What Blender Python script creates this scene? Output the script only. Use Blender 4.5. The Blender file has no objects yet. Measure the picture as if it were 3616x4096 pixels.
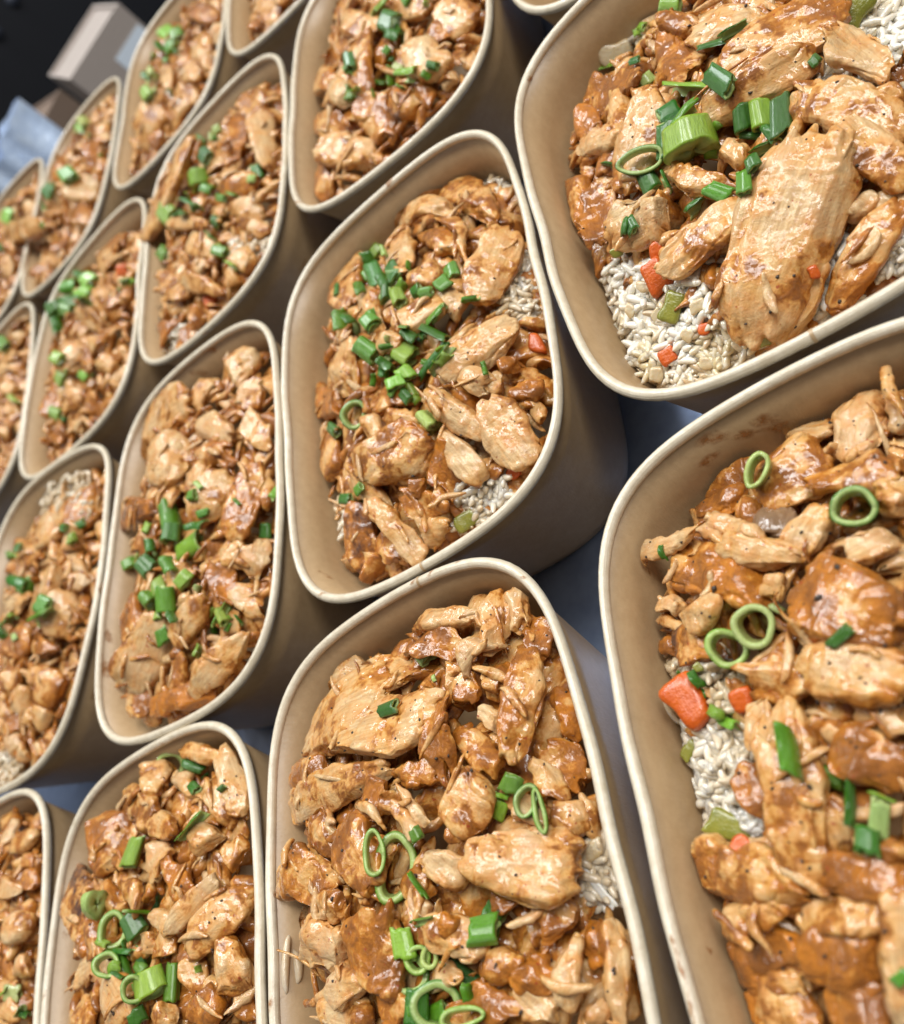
import bpy, math, random
import numpy as np
from mathutils import Matrix, Vector
from mathutils.bvhtree import BVHTree

# ------------------------------------------------------------------ camera
PW, PH = 3616.0, 4096.0                    # the photograph's frame
FPX, PX0, PY0 = 3595.71, PW / 2 + 5.23, PH / 2 - 6.14
RIM_Z = 0.060                              # bowl height, table top is z = 0
CAM = np.array([0.0, 0.0, 0.180861 + RIM_Z])
R = np.array([[0.44582454, 0.89512037, 0.0], [-0.60759155, 0.30261765, -0.73433988], [-0.65732259, 0.32738669, 0.67878195]])
FOCUS = 0.248
sc = bpy.context.scene
COL = sc.collection
cam_data = bpy.data.cameras.new("camera")
cam = bpy.data.objects.new("camera", cam_data)
COL.objects.link(cam)
cam.matrix_world = Matrix.Translation(CAM) @ Matrix(R.tolist()).to_4x4()
cam_data.sensor_fit = 'HORIZONTAL'
cam_data.sensor_width = 36.0
cam_data.lens = 36.0 * FPX / PW
cam_data.shift_x = -(PX0 - PW / 2) / PW
cam_data.shift_y = (PY0 - PH / 2) / PW
cam_data.clip_start = 0.01
cam_data.clip_end = 60
cam_data.dof.use_dof = True
cam_data.dof.focus_distance = FOCUS
cam_data.dof.aperture_fstop = 13.0
sc.camera = cam

# ------------------------------------------------------------------ world, lamps, exposure (indoors)
world = bpy.data.worlds.new("World")
sc.world = world
world.use_nodes = True
bg = world.node_tree.nodes["Background"]
bg.inputs[0].default_value = (0.95, 0.97, 1.0, 1)
bg.inputs[1].default_value = 0.15
sc.view_settings.view_transform = 'Standard'
sc.view_settings.look = 'None'
sc.view_settings.exposure = 0.0
sc.view_settings.gamma = 1.0
sc.view_settings.use_curve_mapping = False
sc.cycles.use_denoising = True
sc.cycles.max_bounces = 8


def ceiling_lamp(loc, target, sx, sy, power, col):
    ld = bpy.data.lights.new("ceiling_lamp", 'AREA')
    ld.shape = 'RECTANGLE'
    ld.size, ld.size_y, ld.energy, ld.color = sx, sy, power, col
    o = bpy.data.objects.new("ceiling_lamp", ld)
    o.location = loc
    o.rotation_euler = (Vector(target) - Vector(loc)).to_track_quat('-Z', 'Y').to_euler()
    COL.objects.link(o)


ceiling_lamp((1.10, -0.35, 1.9), (0.0, 0.25, 0), 1.2, 0.40, 30, (1.0, 0.98, 0.945))
ceiling_lamp((0.60, 0.45, 2.0), (0.0, 0.25, 0), 1.2, 0.40, 24, (1.0, 0.985, 0.955))
ceiling_lamp((-0.95, 1.2, 1.9), (0.0, 0.3, 0), 1.2, 0.15, 3, (1.0, 0.99, 0.97))
ceiling_lamp((0.30, 1.5, 1.9), (0.0, 0.3, 0), 1.2, 0.22, 22, (0.93, 0.97, 1.0))
ceiling_lamp((0.95, 2.2, 1.9), (0.0, 0.3, 0), 1.2, 0.22, 28, (0.93, 0.97, 1.0))

# ------------------------------------------------------------------ numbers
rng = np.random.default_rng(11)
rnd = random.Random(5)


def _hash(ix, iy, iz, seed):
    h = (ix.astype(np.uint32) * np.uint32(374761393) + iy.astype(np.uint32) * np.uint32(668265263)
         + iz.astype(np.uint32) * np.uint32(2147483647) + np.uint32(seed * 974711 % 4294967291))
    h = (h ^ (h >> np.uint32(13))) * np.uint32(1274126177)
    h = (h ^ (h >> np.uint32(15))) * np.uint32(2246822519)
    return (h ^ (h >> np.uint32(16))).astype(np.float64) / 2147483648.0 - 1.0


def noise3(P, seed=0):
    """smooth value noise, -1..1"""
    P = np.asarray(P, float) + 1000.0
    I = np.floor(P).astype(np.int64)
    F = P - I
    F = F * F * F * (F * (F * 6 - 15) + 10)
    x0, y0, z0 = I[..., 0], I[..., 1], I[..., 2]
    fx, fy, fz = F[..., 0], F[..., 1], F[..., 2]
    with np.errstate(over='ignore'):
        c = [[[_hash(x0 + i, y0 + j, z0 + k, seed) for k in (0, 1)] for j in (0, 1)] for i in (0, 1)]
    l = lambda a, b, t: a + (b - a) * t
    return l(l(l(c[0][0][0], c[1][0][0], fx), l(c[0][1][0], c[1][1][0], fx), fy),
             l(l(c[0][0][1], c[1][0][1], fx), l(c[0][1][1], c[1][1][1], fx), fy), fz)


def n1(x, seed):
    x = np.asarray(x, float)
    return noise3(np.stack([x, np.full_like(x, .37), np.full_like(x, .71)], -1), seed)


def ray(px):
    d = R @ np.array([(px[0] - PX0) / FPX, -(px[1] - PY0) / FPX, -1.0])
    return d


def on_plane(px, z):
    d = ray(px)
    return CAM + d * ((z - CAM[2]) / d[2])


# ------------------------------------------------------------------ mesh making
def new_mesh(name, V, quads, tris=None, attrs=None, mats=(), mat_index=None, smooth=True):
    quads = np.asarray(quads, np.int32).reshape(-1, 4)
    tris = np.asarray(tris if tris is not None else [], np.int32).reshape(-1, 3)
    me = bpy.data.meshes.new(name)
    nq, nt = len(quads), len(tris)
    me.vertices.add(len(V))
    me.vertices.foreach_set("co", np.ascontiguousarray(V, np.float32).ravel())
    me.loops.add(nq * 4 + nt * 3)
    me.loops.foreach_set("vertex_index", np.concatenate([quads.ravel(), tris.ravel()]))
    me.polygons.add(nq + nt)
    me.polygons.foreach_set("loop_start", np.concatenate([np.arange(nq) * 4, nq * 4 + np.arange(nt) * 3]).astype(np.int32))
    if mat_index is not None:
        me.polygons.foreach_set("material_index", np.asarray(mat_index, np.int32))
    me.polygons.foreach_set("use_smooth", np.full(nq + nt, smooth))
    for k, a in (attrs or {}).items():
        a = np.asarray(a, np.float32)
        if a.ndim == 1:
            me.attributes.new(k, 'FLOAT', 'POINT').data.foreach_set("value", a)
        else:
            me.attributes.new(k, 'FLOAT_VECTOR', 'POINT').data.foreach_set("vector", a.ravel())
    for m in mats:
        me.materials.append(m)
    me.update(calc_edges=True)
    return me


def obj(name, me, parent=None, loc=None, label=None, cat=None, group=None, kind=None, matrix=None):
    o = bpy.data.objects.new(name, me)
    COL.objects.link(o)
    if parent is not None:
        o.parent = parent
    if loc is not None:
        o.location = loc
    if matrix is not None:
        o.matrix_world = matrix
    for k, v in (("label", label), ("category", cat), ("group", group), ("kind", kind)):
        if v:
            o[k] = v
    return o


_topo = {}


def tube_topo(nu, nv):
    """grid nu rings x nv around, plus two pole vertices (nu*nv, nu*nv+1)"""
    if (nu, nv) not in _topo:
        i = np.arange(nu - 1)[:, None]
        j = np.arange(nv)[None, :]
        k = (j + 1) % nv
        q = np.stack(np.broadcast_arrays(i * nv + j, i * nv + k, (i + 1) * nv + k, (i + 1) * nv + j), -1).reshape(-1, 4)
        j = np.arange(nv)
        k = (j + 1) % nv
        b = (nu - 1) * nv
        t = np.concatenate([np.stack([k, j, np.full(nv, nu * nv)], -1), np.stack([b + j, b + k, np.full(nv, nu * nv + 1)], -1)])
        _topo[nu, nv] = (q[:, ::-1].copy(), t[:, ::-1].copy())
    return _topo[nu, nv]


WORLD_V, WORLD_T, WORLD_N, WORLD_K = [], [], [0], []      # everything that later things can lie on


def collide(V, quads, tris, tag):
    q = np.asarray(quads).reshape(-1, 4)
    T = np.concatenate([q[:, :3], q[:, [0, 2, 3]], np.asarray(tris).reshape(-1, 3)]) if len(q) else np.asarray(tris).reshape(-1, 3)
    WORLD_V.append(V)
    WORLD_T.append(T + WORLD_N[0])
    WORLD_K.append((len(T), tag))
    WORLD_N[0] += len(V)


# ------------------------------------------------------------------ materials
class NT:
    def __init__(self, name):
        self.m = bpy.data.materials.new(name)
        self.m.use_nodes = True
        self.t = self.m.node_tree
        self.b = self.t.nodes["Principled BSDF"]

    def n(self, typ, **kw):
        x = self.t.nodes.new("ShaderNode" + typ)
        for k, v in kw.items():
            setattr(x, k, v)
        return x

    def put(self, sock, v):
        if hasattr(v, "is_output"):
            self.t.links.new(v, sock)
        elif isinstance(v, (tuple, list)) and len(v) == 3 and sock.type == 'RGBA':
            sock.default_value = (*v, 1)
        else:
            sock.default_value = v

    def set(self, **kw):
        for k, v in kw.items():
            self.put(self.b.inputs[k.replace("_", " ")], v)
        return self

    def coord(self, scale=(1, 1, 1), which="Object"):
        c = self.n("TexCoord").outputs[which]
        mp = self.n("Mapping")
        self.put(mp.inputs[0], c)
        mp.inputs["Scale"].default_value = scale
        return mp.outputs[0]

    def noise(self, vec, scale, detail=3, rough=.55, out=0, dist=0.0):
        x = self.n("TexNoise")
        if vec is not None:
            self.put(x.inputs["Vector"], vec)
        x.inputs["Scale"].default_value = scale
        x.inputs["Detail"].default_value = detail
        x.inputs["Roughness"].default_value = rough
        x.inputs["Distortion"].default_value = dist
        return x.outputs[out]

    def ramp(self, v, stops, interp='LINEAR'):
        x = self.n("ValToRGB")
        x.color_ramp.interpolation = interp
        e = x.color_ramp.elements
        while len(e) < len(stops):
            e.new(.5)
        for q, (p, c) in zip(e, stops):
            q.position = p
            q.color = (*c, 1) if isinstance(c, tuple) else (c, c, c, 1)
        self.put(x.inputs[0], v)
        return x.outputs[0]

    def mix(self, f, a, b, mode='MIX'):
        x = self.n("Mix", data_type='RGBA', blend_type=mode)
        self.put(x.inputs[0], f)
        self.put(x.inputs[6], a)
        self.put(x.inputs[7], b)
        return x.outputs[2]

    def math(self, op, a, b=0.0, c=0.0, clamp=False):
        x = self.n("Math", operation=op, use_clamp=clamp)
        for i, v in enumerate((a, b, c)):
            self.put(x.inputs[i], v)
        return x.outputs[0]

    def attr(self, name, out="Fac"):
        return self.n("Attribute", attribute_name=name).outputs[out]

    def bump(self, h, dist, strength=1.0, normal=None):
        x = self.n("Bump")
        x.inputs["Strength"].default_value = strength
        x.inputs["Distance"].default_value = dist
        self.put(x.inputs["Height"], h)
        if normal is not None:
            self.put(x.inputs["Normal"], normal)
        return x.outputs[0]


def mat_chicken():
    k = NT("sauced_chicken")
    oi = k.n("ObjectInfo")
    tone = oi.outputs["Color"]
    rv = oi.outputs["Random"]
    cv = k.n("VectorMath", operation='ADD')
    k.put(cv.inputs[0], k.coord())
    mv = k.n("CombineXYZ")
    for i in range(3):
        k.put(mv.inputs[i], k.math('MULTIPLY', rv, 3.1 + i))
    k.put(cv.inputs[1], mv.outputs[0])
    p = cv.outputs[0]
    mp = k.n("Mapping")
    k.put(mp.inputs[0], p)
    mp.inputs["Scale"].default_value = (0.12, 1, 1)
    fib = k.noise(mp.outputs[0], 900, 3, .6)
    big = k.noise(p, 110, 3, .55)
    mid = k.noise(p, 330, 4, .6, dist=.6)
    fine = k.noise(p, 1300, 3, .6)
    # meat: cream to pinkish tan, streaked along the grain
    meat = k.mix(k.ramp(fib, [(.35, 0.0), (.68, 1.0)]), (.47, .280, .125), (.70, .50, .265))
    meat = k.mix(k.math('MULTIPLY', k.ramp(big, [(.45, 0.0), (.62, 1.0)]), .5), meat, (.56, .335, .20))
    # the sauce: orange where thin, red brown where thick
    sc_ = k.mix(k.ramp(k.math('ADD', k.math('MULTIPLY', big, .55), k.math('MULTIPLY', mid, .45)), [(.40, 0.0), (.60, 1.0)]),
                (.49, .160, .010), (.215, .066, .008))
    warm = k.mix(k.ramp(mid, [(.42, 0.0), (.58, 1.0)]), (.66, .305, .032), (.61, .218, .010))
    thin = k.mix(.72, meat, warm)
    a = k.attr("sauce")
    sep = k.n("SeparateColor")
    k.put(sep.inputs[0], tone)
    amt = sep.outputs[0]                                        # how much sauce this piece carries
    cover = k.math('ADD', k.math('ADD', k.math('MULTIPLY', a, .62), k.math('MULTIPLY', mid, .55)), k.math('ADD', k.math('MULTIPLY', fine, .2), k.math('ADD', amt, k.math('MULTIPLY', k.math('SUBTRACT', big, .5), 1.35))))
    f1 = k.ramp(cover, [(.48, 0.0), (.95, 1.0)])
    f2 = k.ramp(cover, [(.84, 0.0), (1.50, .92)])
    col = k.mix(f1, meat, thin)
    col = k.mix(f2, col, sc_)
    # chilli specks, browned and charred patches on the pieces that have them
    col = k.mix(k.ramp(k.noise(p, 620, 1, .5), [(.735, 0.0), (.76, .75)]), col, (.30, .035, .01))
    char = k.math('MULTIPLY', sep.outputs[1], k.ramp(k.math('ADD', k.math('MULTIPLY', big, .7), k.math('MULTIPLY', mid, .3)), [(.44, 0.0), (.60, 1.0)]))
    col = k.mix(char, col, (.060, .022, .012))
    col = k.mix(sep.outputs[2], col, (.19, .125, .072))          # braised mushroom
    wet = k.noise(p, 330, 1, .4)
    h = k.math('ADD', k.math('MULTIPLY', fib, .35), k.math('ADD', k.math('MULTIPLY', mid, .9), k.math('MULTIPLY', fine, .35)))
    nb = k.bump(h, .0008, .75)
    nc = k.bump(k.math('ADD', wet, k.math('MULTIPLY', mid, .3)), .0012, .7)
    k.set(Base_Color=col, Roughness=.55, Specular_IOR_Level=.2, Normal=nb, Coat_Weight=k.ramp(k.math('ADD', k.math('MULTIPLY', cover, .5), k.math('MULTIPLY', k.noise(p, 190, 2, .5), .8)), [(.58, .35), (.86, 1.0)]), Coat_Roughness=.08, Coat_IOR=1.5,
          Subsurface_Weight=.14, Subsurface_Radius=(1.0, .55, .25), Subsurface_Scale=.0018)
    k.put(k.b.inputs["Coat Normal"], nc)
    return k.m


def mat_paper(name, base, dark, rough, streak):
    k = NT(name)
    p = k.coord()
    n = k.noise(p, 260, 5, .7)
    f = k.noise(k.coord((1, 1, .25)), 1400, 3, .7)
    big = k.noise(p, 22, 2, .5)
    c = k.mix(k.ramp(n, [(.3, 0.0), (.7, 1.0)]), dark, base)
    c = k.mix(k.math('MULTIPLY', k.ramp(big, [(.35, 0.0), (.65, 1.0)]), .14), c, dark)
    c = k.mix(k.ramp(k.noise(p, 1900, 1, .5), [(.74, 0.0), (.8, .35)]), c, (.12, .07, .035))     # fibre flecks
    h = k.math('ADD', k.math('MULTIPLY', n, .4), f)
    if streak:                                                   # long marks of the rolled edge
        fl = k.attr("flow", "Vector")
        mp = k.n("Mapping")
        k.put(mp.inputs[0], fl)
        mp.inputs["Scale"].default_value = (50, 1500, 1)
        s = k.noise(mp.outputs[0], 1.0, 3, .6)
        c = k.mix(k.ramp(s, [(.38, .45), (.62, 0.0)]), c, dark)
        h = k.math('ADD', h, k.math('MULTIPLY', s, 1.6))
    k.set(Base_Color=c, Roughness=rough, Normal=k.bump(h, .00012, .8), Specular_IOR_Level=.75)
    return k.m


def mat_simple(name, col, rough, metal=0.0, vary=None, scale=200, coat=0.0, sss=0.0, bump=0.0, spec=.5):
    k = NT(name)
    c = col
    if vary is not None:
        c = k.mix(k.ramp(k.noise(k.coord(), scale, 3, .6), [(.35, 0.0), (.65, 1.0)]), col, vary)
    k.set(Base_Color=c, Roughness=rough, Metallic=metal, Coat_Weight=coat, Coat_Roughness=.1, Specular_IOR_Level=spec)
    if sss:
        k.set(Subsurface_Weight=sss, Subsurface_Radius=(1, .7, .4), Subsurface_Scale=.0015)
    if bump:
        k.set(Normal=k.bump(k.noise(k.coord(), scale * 3, 3, .6), bump))
    return k.m


def mat_scallion():
    k = NT("scallion_green")
    col = k.n("ObjectInfo").outputs["Color"]
    inner = k.attr("inner")
    fl = k.attr("flow", "Vector")
    mp = k.n("Mapping")
    k.put(mp.inputs[0], fl)
    mp.inputs["Scale"].default_value = (9, .8, 1)
    s = k.noise(mp.outputs[0], 3.0, 3, .6)
    dark = k.mix(1.0, col, (.55, .62, .5), 'MULTIPLY')
    c = k.mix(k.ramp(s, [(.35, 0.0), (.62, 1.0)]), dark, col)
    pale = k.mix(.72, col, (.48, .58, .20))
    c = k.mix(inner, c, pale)
    k.set(Base_Color=c, Roughness=.34, Coat_Weight=.45, Coat_Roughness=.12, Subsurface_Weight=.15, Subsurface_Radius=(.5, 1, .2), Subsurface_Scale=.001,
          Normal=k.bump(k.math('ADD', s, k.math('MULTIPLY', k.noise(k.coord(), 900, 2), .5)), .0004, .7))
    return k.m


def mat_rice():
    k = NT("cooked_rice")
    col = k.n("ObjectInfo").outputs["Color"]
    n = k.noise(k.coord(), 260, 3, .6)
    st = k.attr("stain")
    c = k.mix(k.ramp(n, [(.4, 0.0), (.65, 1.0)]), col, (.78, .73, .62))
    c = k.mix(k.math('MULTIPLY', st, .75), c, (.46, .31, .14))
    k.set(Base_Color=c, Roughness=.34, Coat_Weight=.7, Coat_Roughness=.09, Subsurface_Weight=.5, Subsurface_Radius=(1, .85, .6), Subsurface_Scale=.0018,
          Normal=k.bump(k.noise(k.coord(), 1100, 2), .0003, .6))
    return k.m


M_CHICK = mat_chicken()
M_WALL = mat_paper("kraft_paper", (.475, .328, .178), (.40, .265, .135), .42, False)
M_RIM = mat_paper("kraft_rolled_edge_lit", (.79, .72, .58), (.58, .49, .35), .27, True)  # paler than the wall: light on the upturned rim is put into this colour
M_SCAL = mat_scallion()
M_RICE = mat_rice()
M_CARROT = mat_simple("carrot_flesh", (.60, .115, .008), .32, vary=(.50, .080, .005), scale=350, coat=.3, sss=.05, bump=.0003)
M_CELERY = mat_simple("cooked_celery", (.26, .25, .035), .26, vary=(.18, .185, .02), scale=250, coat=.6, sss=.3, bump=.0003)
M_ONION = mat_simple("cooked_onion", (.60, .51, .34), .24, vary=(.50, .37, .19), scale=240, coat=.7, sss=.6, bump=.0003)
M_PEPPER = mat_simple("black_pepper", (.022, .016, .012), .5, vary=(.06, .035, .02), scale=900)
def mat_smear():
    k = NT("orange_sauce_film")
    n = k.noise(k.coord(), 420, 4, .65)
    k.set(Base_Color=k.mix(k.ramp(n, [(.4, 0.0), (.6, 1.0)]), (.50, .22, .045), (.36, .13, .02)), Roughness=.3,
          Alpha=k.math('MULTIPLY', k.math('MULTIPLY', k.attr("fade"), k.ramp(n, [(.36, .0), (.60, 1.0)])), .75))
    return k.m


M_SMEAR = mat_smear()
M_STEEL = mat_simple("brushed_steel", (.30, .38, .56), .32, metal=.85, vary=(.24, .31, .48), scale=90)

# ------------------------------------------------------------------ bowls
RHO = [0.07652518, 0.01558302, -0.00335914, -0.0024234, -0.00025682, 0.00041955]


def rho(phi):
    return sum(c * np.cos(2 * k * phi) for k, c in enumerate(RHO))


# x, y, turn, longer, wider, higher, out-of-true rim (mm)
BOWLS = {
    'A': [0.13558, 0.17396, 0.81662, 0.00016, 0.00274, 0.00072, -0.29, -0.07, -0.11, 0.19, -0.4, -0.1, -0.39, 0.61],
    'B': [0.00034, 0.05802, 0.79709, -0.00041, -0.00129, -0.00104, -0.02, -0.03, -0.0, 0.03, -0.03, 0.04, -0.0, 0.11],
    'D': [-0.09276, 0.14337, 0.82686, 0.00046, -0.00047, -0.00068, -0.09, 0.05, -0.16, -0.15, 0.12, -0.35, 0.01, -0.11],
    'C': [0.04096, 0.26042, 0.79469, -0.00101, 0.00099, -0.00128, 0.07, -0.02, -0.1, -0.08, -0.43, 0.04, -0.27, -0.22],
    'G': [0.17749, 0.38139, 0.71327, 0.0, 0.00075, 0.00019, 0.06, 0.04, 0.05, -0.13, 0.01, -0.06, -0.15, 0.09],
    'I': [0.17795, 0.63514, 0.7285, 0.00049, -0.00158, -0.0009, 0.15, -0.59, 0.02, 0.03, -0.47, 1.18, -0.15, -0.46],
    'H': [0.08634, 0.46787, 0.76091, 0.00101, -2e-05, 0.00032, 0.23, 0.01, -0.18, -0.15, -0.58, 0.31, 0.18, -0.3],
    'E': [-0.05259, 0.33991, 0.76475, 0.00189, 1e-05, 0.00094, -0.23, -0.03, 0.15, 0.05, 0.72, 0.2, 0.1, 0.31],
    'M': [-0.13914, 0.44039, 0.68001, -0.00044, 0.00398, 0.00081, -0.14, -0.54, -0.28, 0.46, 0.16, 0.93, 0.93, -0.21],
    'L': [-0.00517, 0.55337, 0.78014, -0.00016, 0.0011, -0.00034, -0.3, 0.46, 0.03, -0.38, 0.59, -1.5, -0.23, -0.67],
    'K': [0.08821, 0.71726, 0.71983, 0.00208, -0.00394, -0.00057, -0.23, 0.02, 0.16, -0.15, 0.62, -0.13, 1.03, -0.27],
    'J': [0.26551, 0.5454, 0.72935, 5e-05, 0.00011, 7e-05, -0.07, 0.02, 0.02, 0.01, -0.0, -0.1, 0.05, 0.18],
    'N': [0.01829, 0.80656, 0.75005, 0.00177, 0.00053, 0.00149, 0.17, 0.01, 0.25, 0.42, 0.17, 0.53, 0.38, 0.98],
    'O': [-0.08641, 0.65125, 0.89714, -0.00015, 0.00022, -0.0001, -0.07, -0.17, -0.15, 0.04, 0.04, 0.15, 0.3, -0.06],
    'F': [-0.18779, 0.22407, 0.81982, -7e-05, 0.00141, 0.00047, 0.02, 0.01, 0.05, -0.13, -0.17, -0.12, -0.13, -0.12],
    'P': [-0.27152, 0.32131, 0.87041, -5e-05, -7e-05, -0.00011, -0.06, -0.02, -0.05, 0.03, 0.02, -0.02, -0.08, -0.15],
    'Q': [0.26215, 0.29142, 0.78064, 2e-05, 2e-05, 2e-05, -0.0, 0.0, -0.0, -0.0, 0.0, -0.0, 0.0, 0.01]}
# food level below the rim at the wall and in the middle (m)
HEAP = {'A': (.024, .005), 'B': (.021, .003), 'C': (.021, .002), 'D': (.0135, -.003), 'E': (.012, .0), 'F': (.011, -.002), 'G': (.016, .003), 'H': (.011, .0),
        'L': (.014, .002), 'M': (.014, .003), 'I': (.013, .002), 'K': (.008, .0), 'J': (.014, .002), 'N': (.010, .0), 'O': (.011, .001), 'P': (.010, .0), 'Q': (.016, .004)}
WHERE = {'A': 'top right bowl', 'B': 'bottom right bowl', 'C': 'centre bowl', 'D': 'bottom middle bowl', 'E': 'bowl left of the centre bowl', 'F': 'bowl left of the bottom middle bowl',
         'G': 'top middle bowl', 'H': 'bowl left of the top middle bowl', 'I': 'top left bowl next to the cardboard box', 'J': 'bowl cut off at the top edge', 'K': 'bowl nearest the white paper and box',
         'L': 'left bowl with the dense scallion heap', 'M': 'left edge bowl with white rice at its top', 'N': 'leftmost bowl in the back row', 'O': 'bowl at the left edge, half out of frame',
         'P': 'bottom left corner bowl', 'Q': 'bowl whose rim just shows at the top edge'}
BOWL_LABEL = {'A': 'kraft paper bowl at the top right with rice, carrot and a broad chicken slice', 'B': 'kraft paper bowl at the bottom right with carrot and sauce stains on its rim',
              'C': 'kraft paper bowl in the centre, a curl of scallions on its chicken', 'D': 'kraft paper bowl at the bottom middle heaped with chicken, no rice at its left wall',
              'E': 'long kraft paper bowl left of the centre bowl with a star-shaped scallion tuft', 'F': 'kraft paper bowl left of the bottom middle bowl with pale cut scallions',
              'G': 'kraft paper bowl at the top middle, cut off by the top edge', 'H': 'kraft paper bowl with a chicken slice hanging over its left rim',
              'I': 'kraft paper bowl at the top left beside the cardboard box', 'J': 'kraft paper bowl at the top edge with only its tip in view',
              'K': 'narrow looking kraft paper bowl in the back row whose food spills over its left rim', 'L': 'kraft paper bowl near the left edge with a dense green scallion heap',
              'M': 'kraft paper bowl at the left edge with white rice at its upper end', 'N': 'kraft paper bowl leftmost in the back row, below the white paper',
              'O': 'kraft paper bowl at the left edge, mostly out of frame', 'P': 'kraft paper bowl in the bottom left corner, mostly out of frame', 'Q': 'kraft paper bowl at the top edge showing only a rim'}


def bowl_r(k, phi):
    """centre line of the rolled rim"""
    b = BOWLS[k]
    e = b[6:]
    f = lambda p: rho(p) + .001 * sum(e[2 * i] * np.cos((i + 1) * p) + e[2 * i + 1] * np.sin((i + 1) * p) for i in range(4))
    # stretched by longer / wider: find the polar radius of the stretched outline
    sx, sy = 1 + b[3] / .0865, 1 + b[4] / .06
    q = np.arctan2(np.sin(phi) / sy, np.cos(phi) / sx)
    return f(q) * np.hypot(sx * np.cos(q), sy * np.sin(q))


TAPER = .155


def wall_scale(z):
    return 1 - TAPER * (RIM_Z - z) / RIM_Z


def to_local(k, P):
    cx, cy, th = BOWLS[k][:3]
    dx, dy = P[..., 0] - cx, P[..., 1] - cy
    return dx * math.cos(th) + dy * math.sin(th), -dx * math.sin(th) + dy * math.cos(th)


def to_world(k, u, w, z):
    cx, cy, th = BOWLS[k][:3]
    return np.stack(np.broadcast_arrays(cx + u * math.cos(th) - w * math.sin(th), cy + u * math.sin(th) + w * math.cos(th), z), -1)


def heap_z(k, P, zone=0.0):
    edge, top = HEAP[k]
    u, w = to_local(k, P)
    s = np.clip(np.hypot(u, w) / (bowl_r(k, np.arctan2(w, u)) * .95), 0, 1.0)
    wob = noise3(np.stack([u / .03, w / .03, np.full_like(u, ord(k) * 1.3)], -1), 3) * .0022
    return RIM_Z + BOWLS[k][5] - top - (edge - top) * s ** 2.4 + wob * (1 - s)


def heap_hit(k, px, dz=0.0):
    d = ray(px)
    z = RIM_Z - HEAP[k][1] + dz
    for _ in range(14):
        P = CAM + d * ((z - CAM[2]) / d[2])
        z = .5 * z + .5 * (float(heap_z(k, P)) + dz)
    return CAM + d * ((z - CAM[2]) / d[2])


def heap_normal(k, P):
    e = .003
    f = lambda a, b: float(heap_z(k, P + np.array([a, b, 0])))
    n = np.array([f(-e, 0) - f(e, 0), f(0, -e) - f(0, e), 2 * e])
    return n / np.linalg.norm(n)


def inside(k, V, gap=.0012):
    """keep food inside the paper wall"""
    u, w = to_local(k, V)
    ph = np.arctan2(w, u)
    r = np.hypot(u, w)
    lim = bowl_r(k, ph) * wall_scale(np.minimum(V[:, 2], RIM_Z)) - .0016 - gap
    s = np.where(r > lim, lim / np.maximum(r, 1e-6), 1.0)
    out = V.copy()
    q = to_world(k, u * s, w * s, V[:, 2])
    out[:, :2] = q[:, :2]
    return out


SEAM_PX = {'A': (3240, 1322), 'C': (1682, 2256), 'D': (1668, 2338)}


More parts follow.
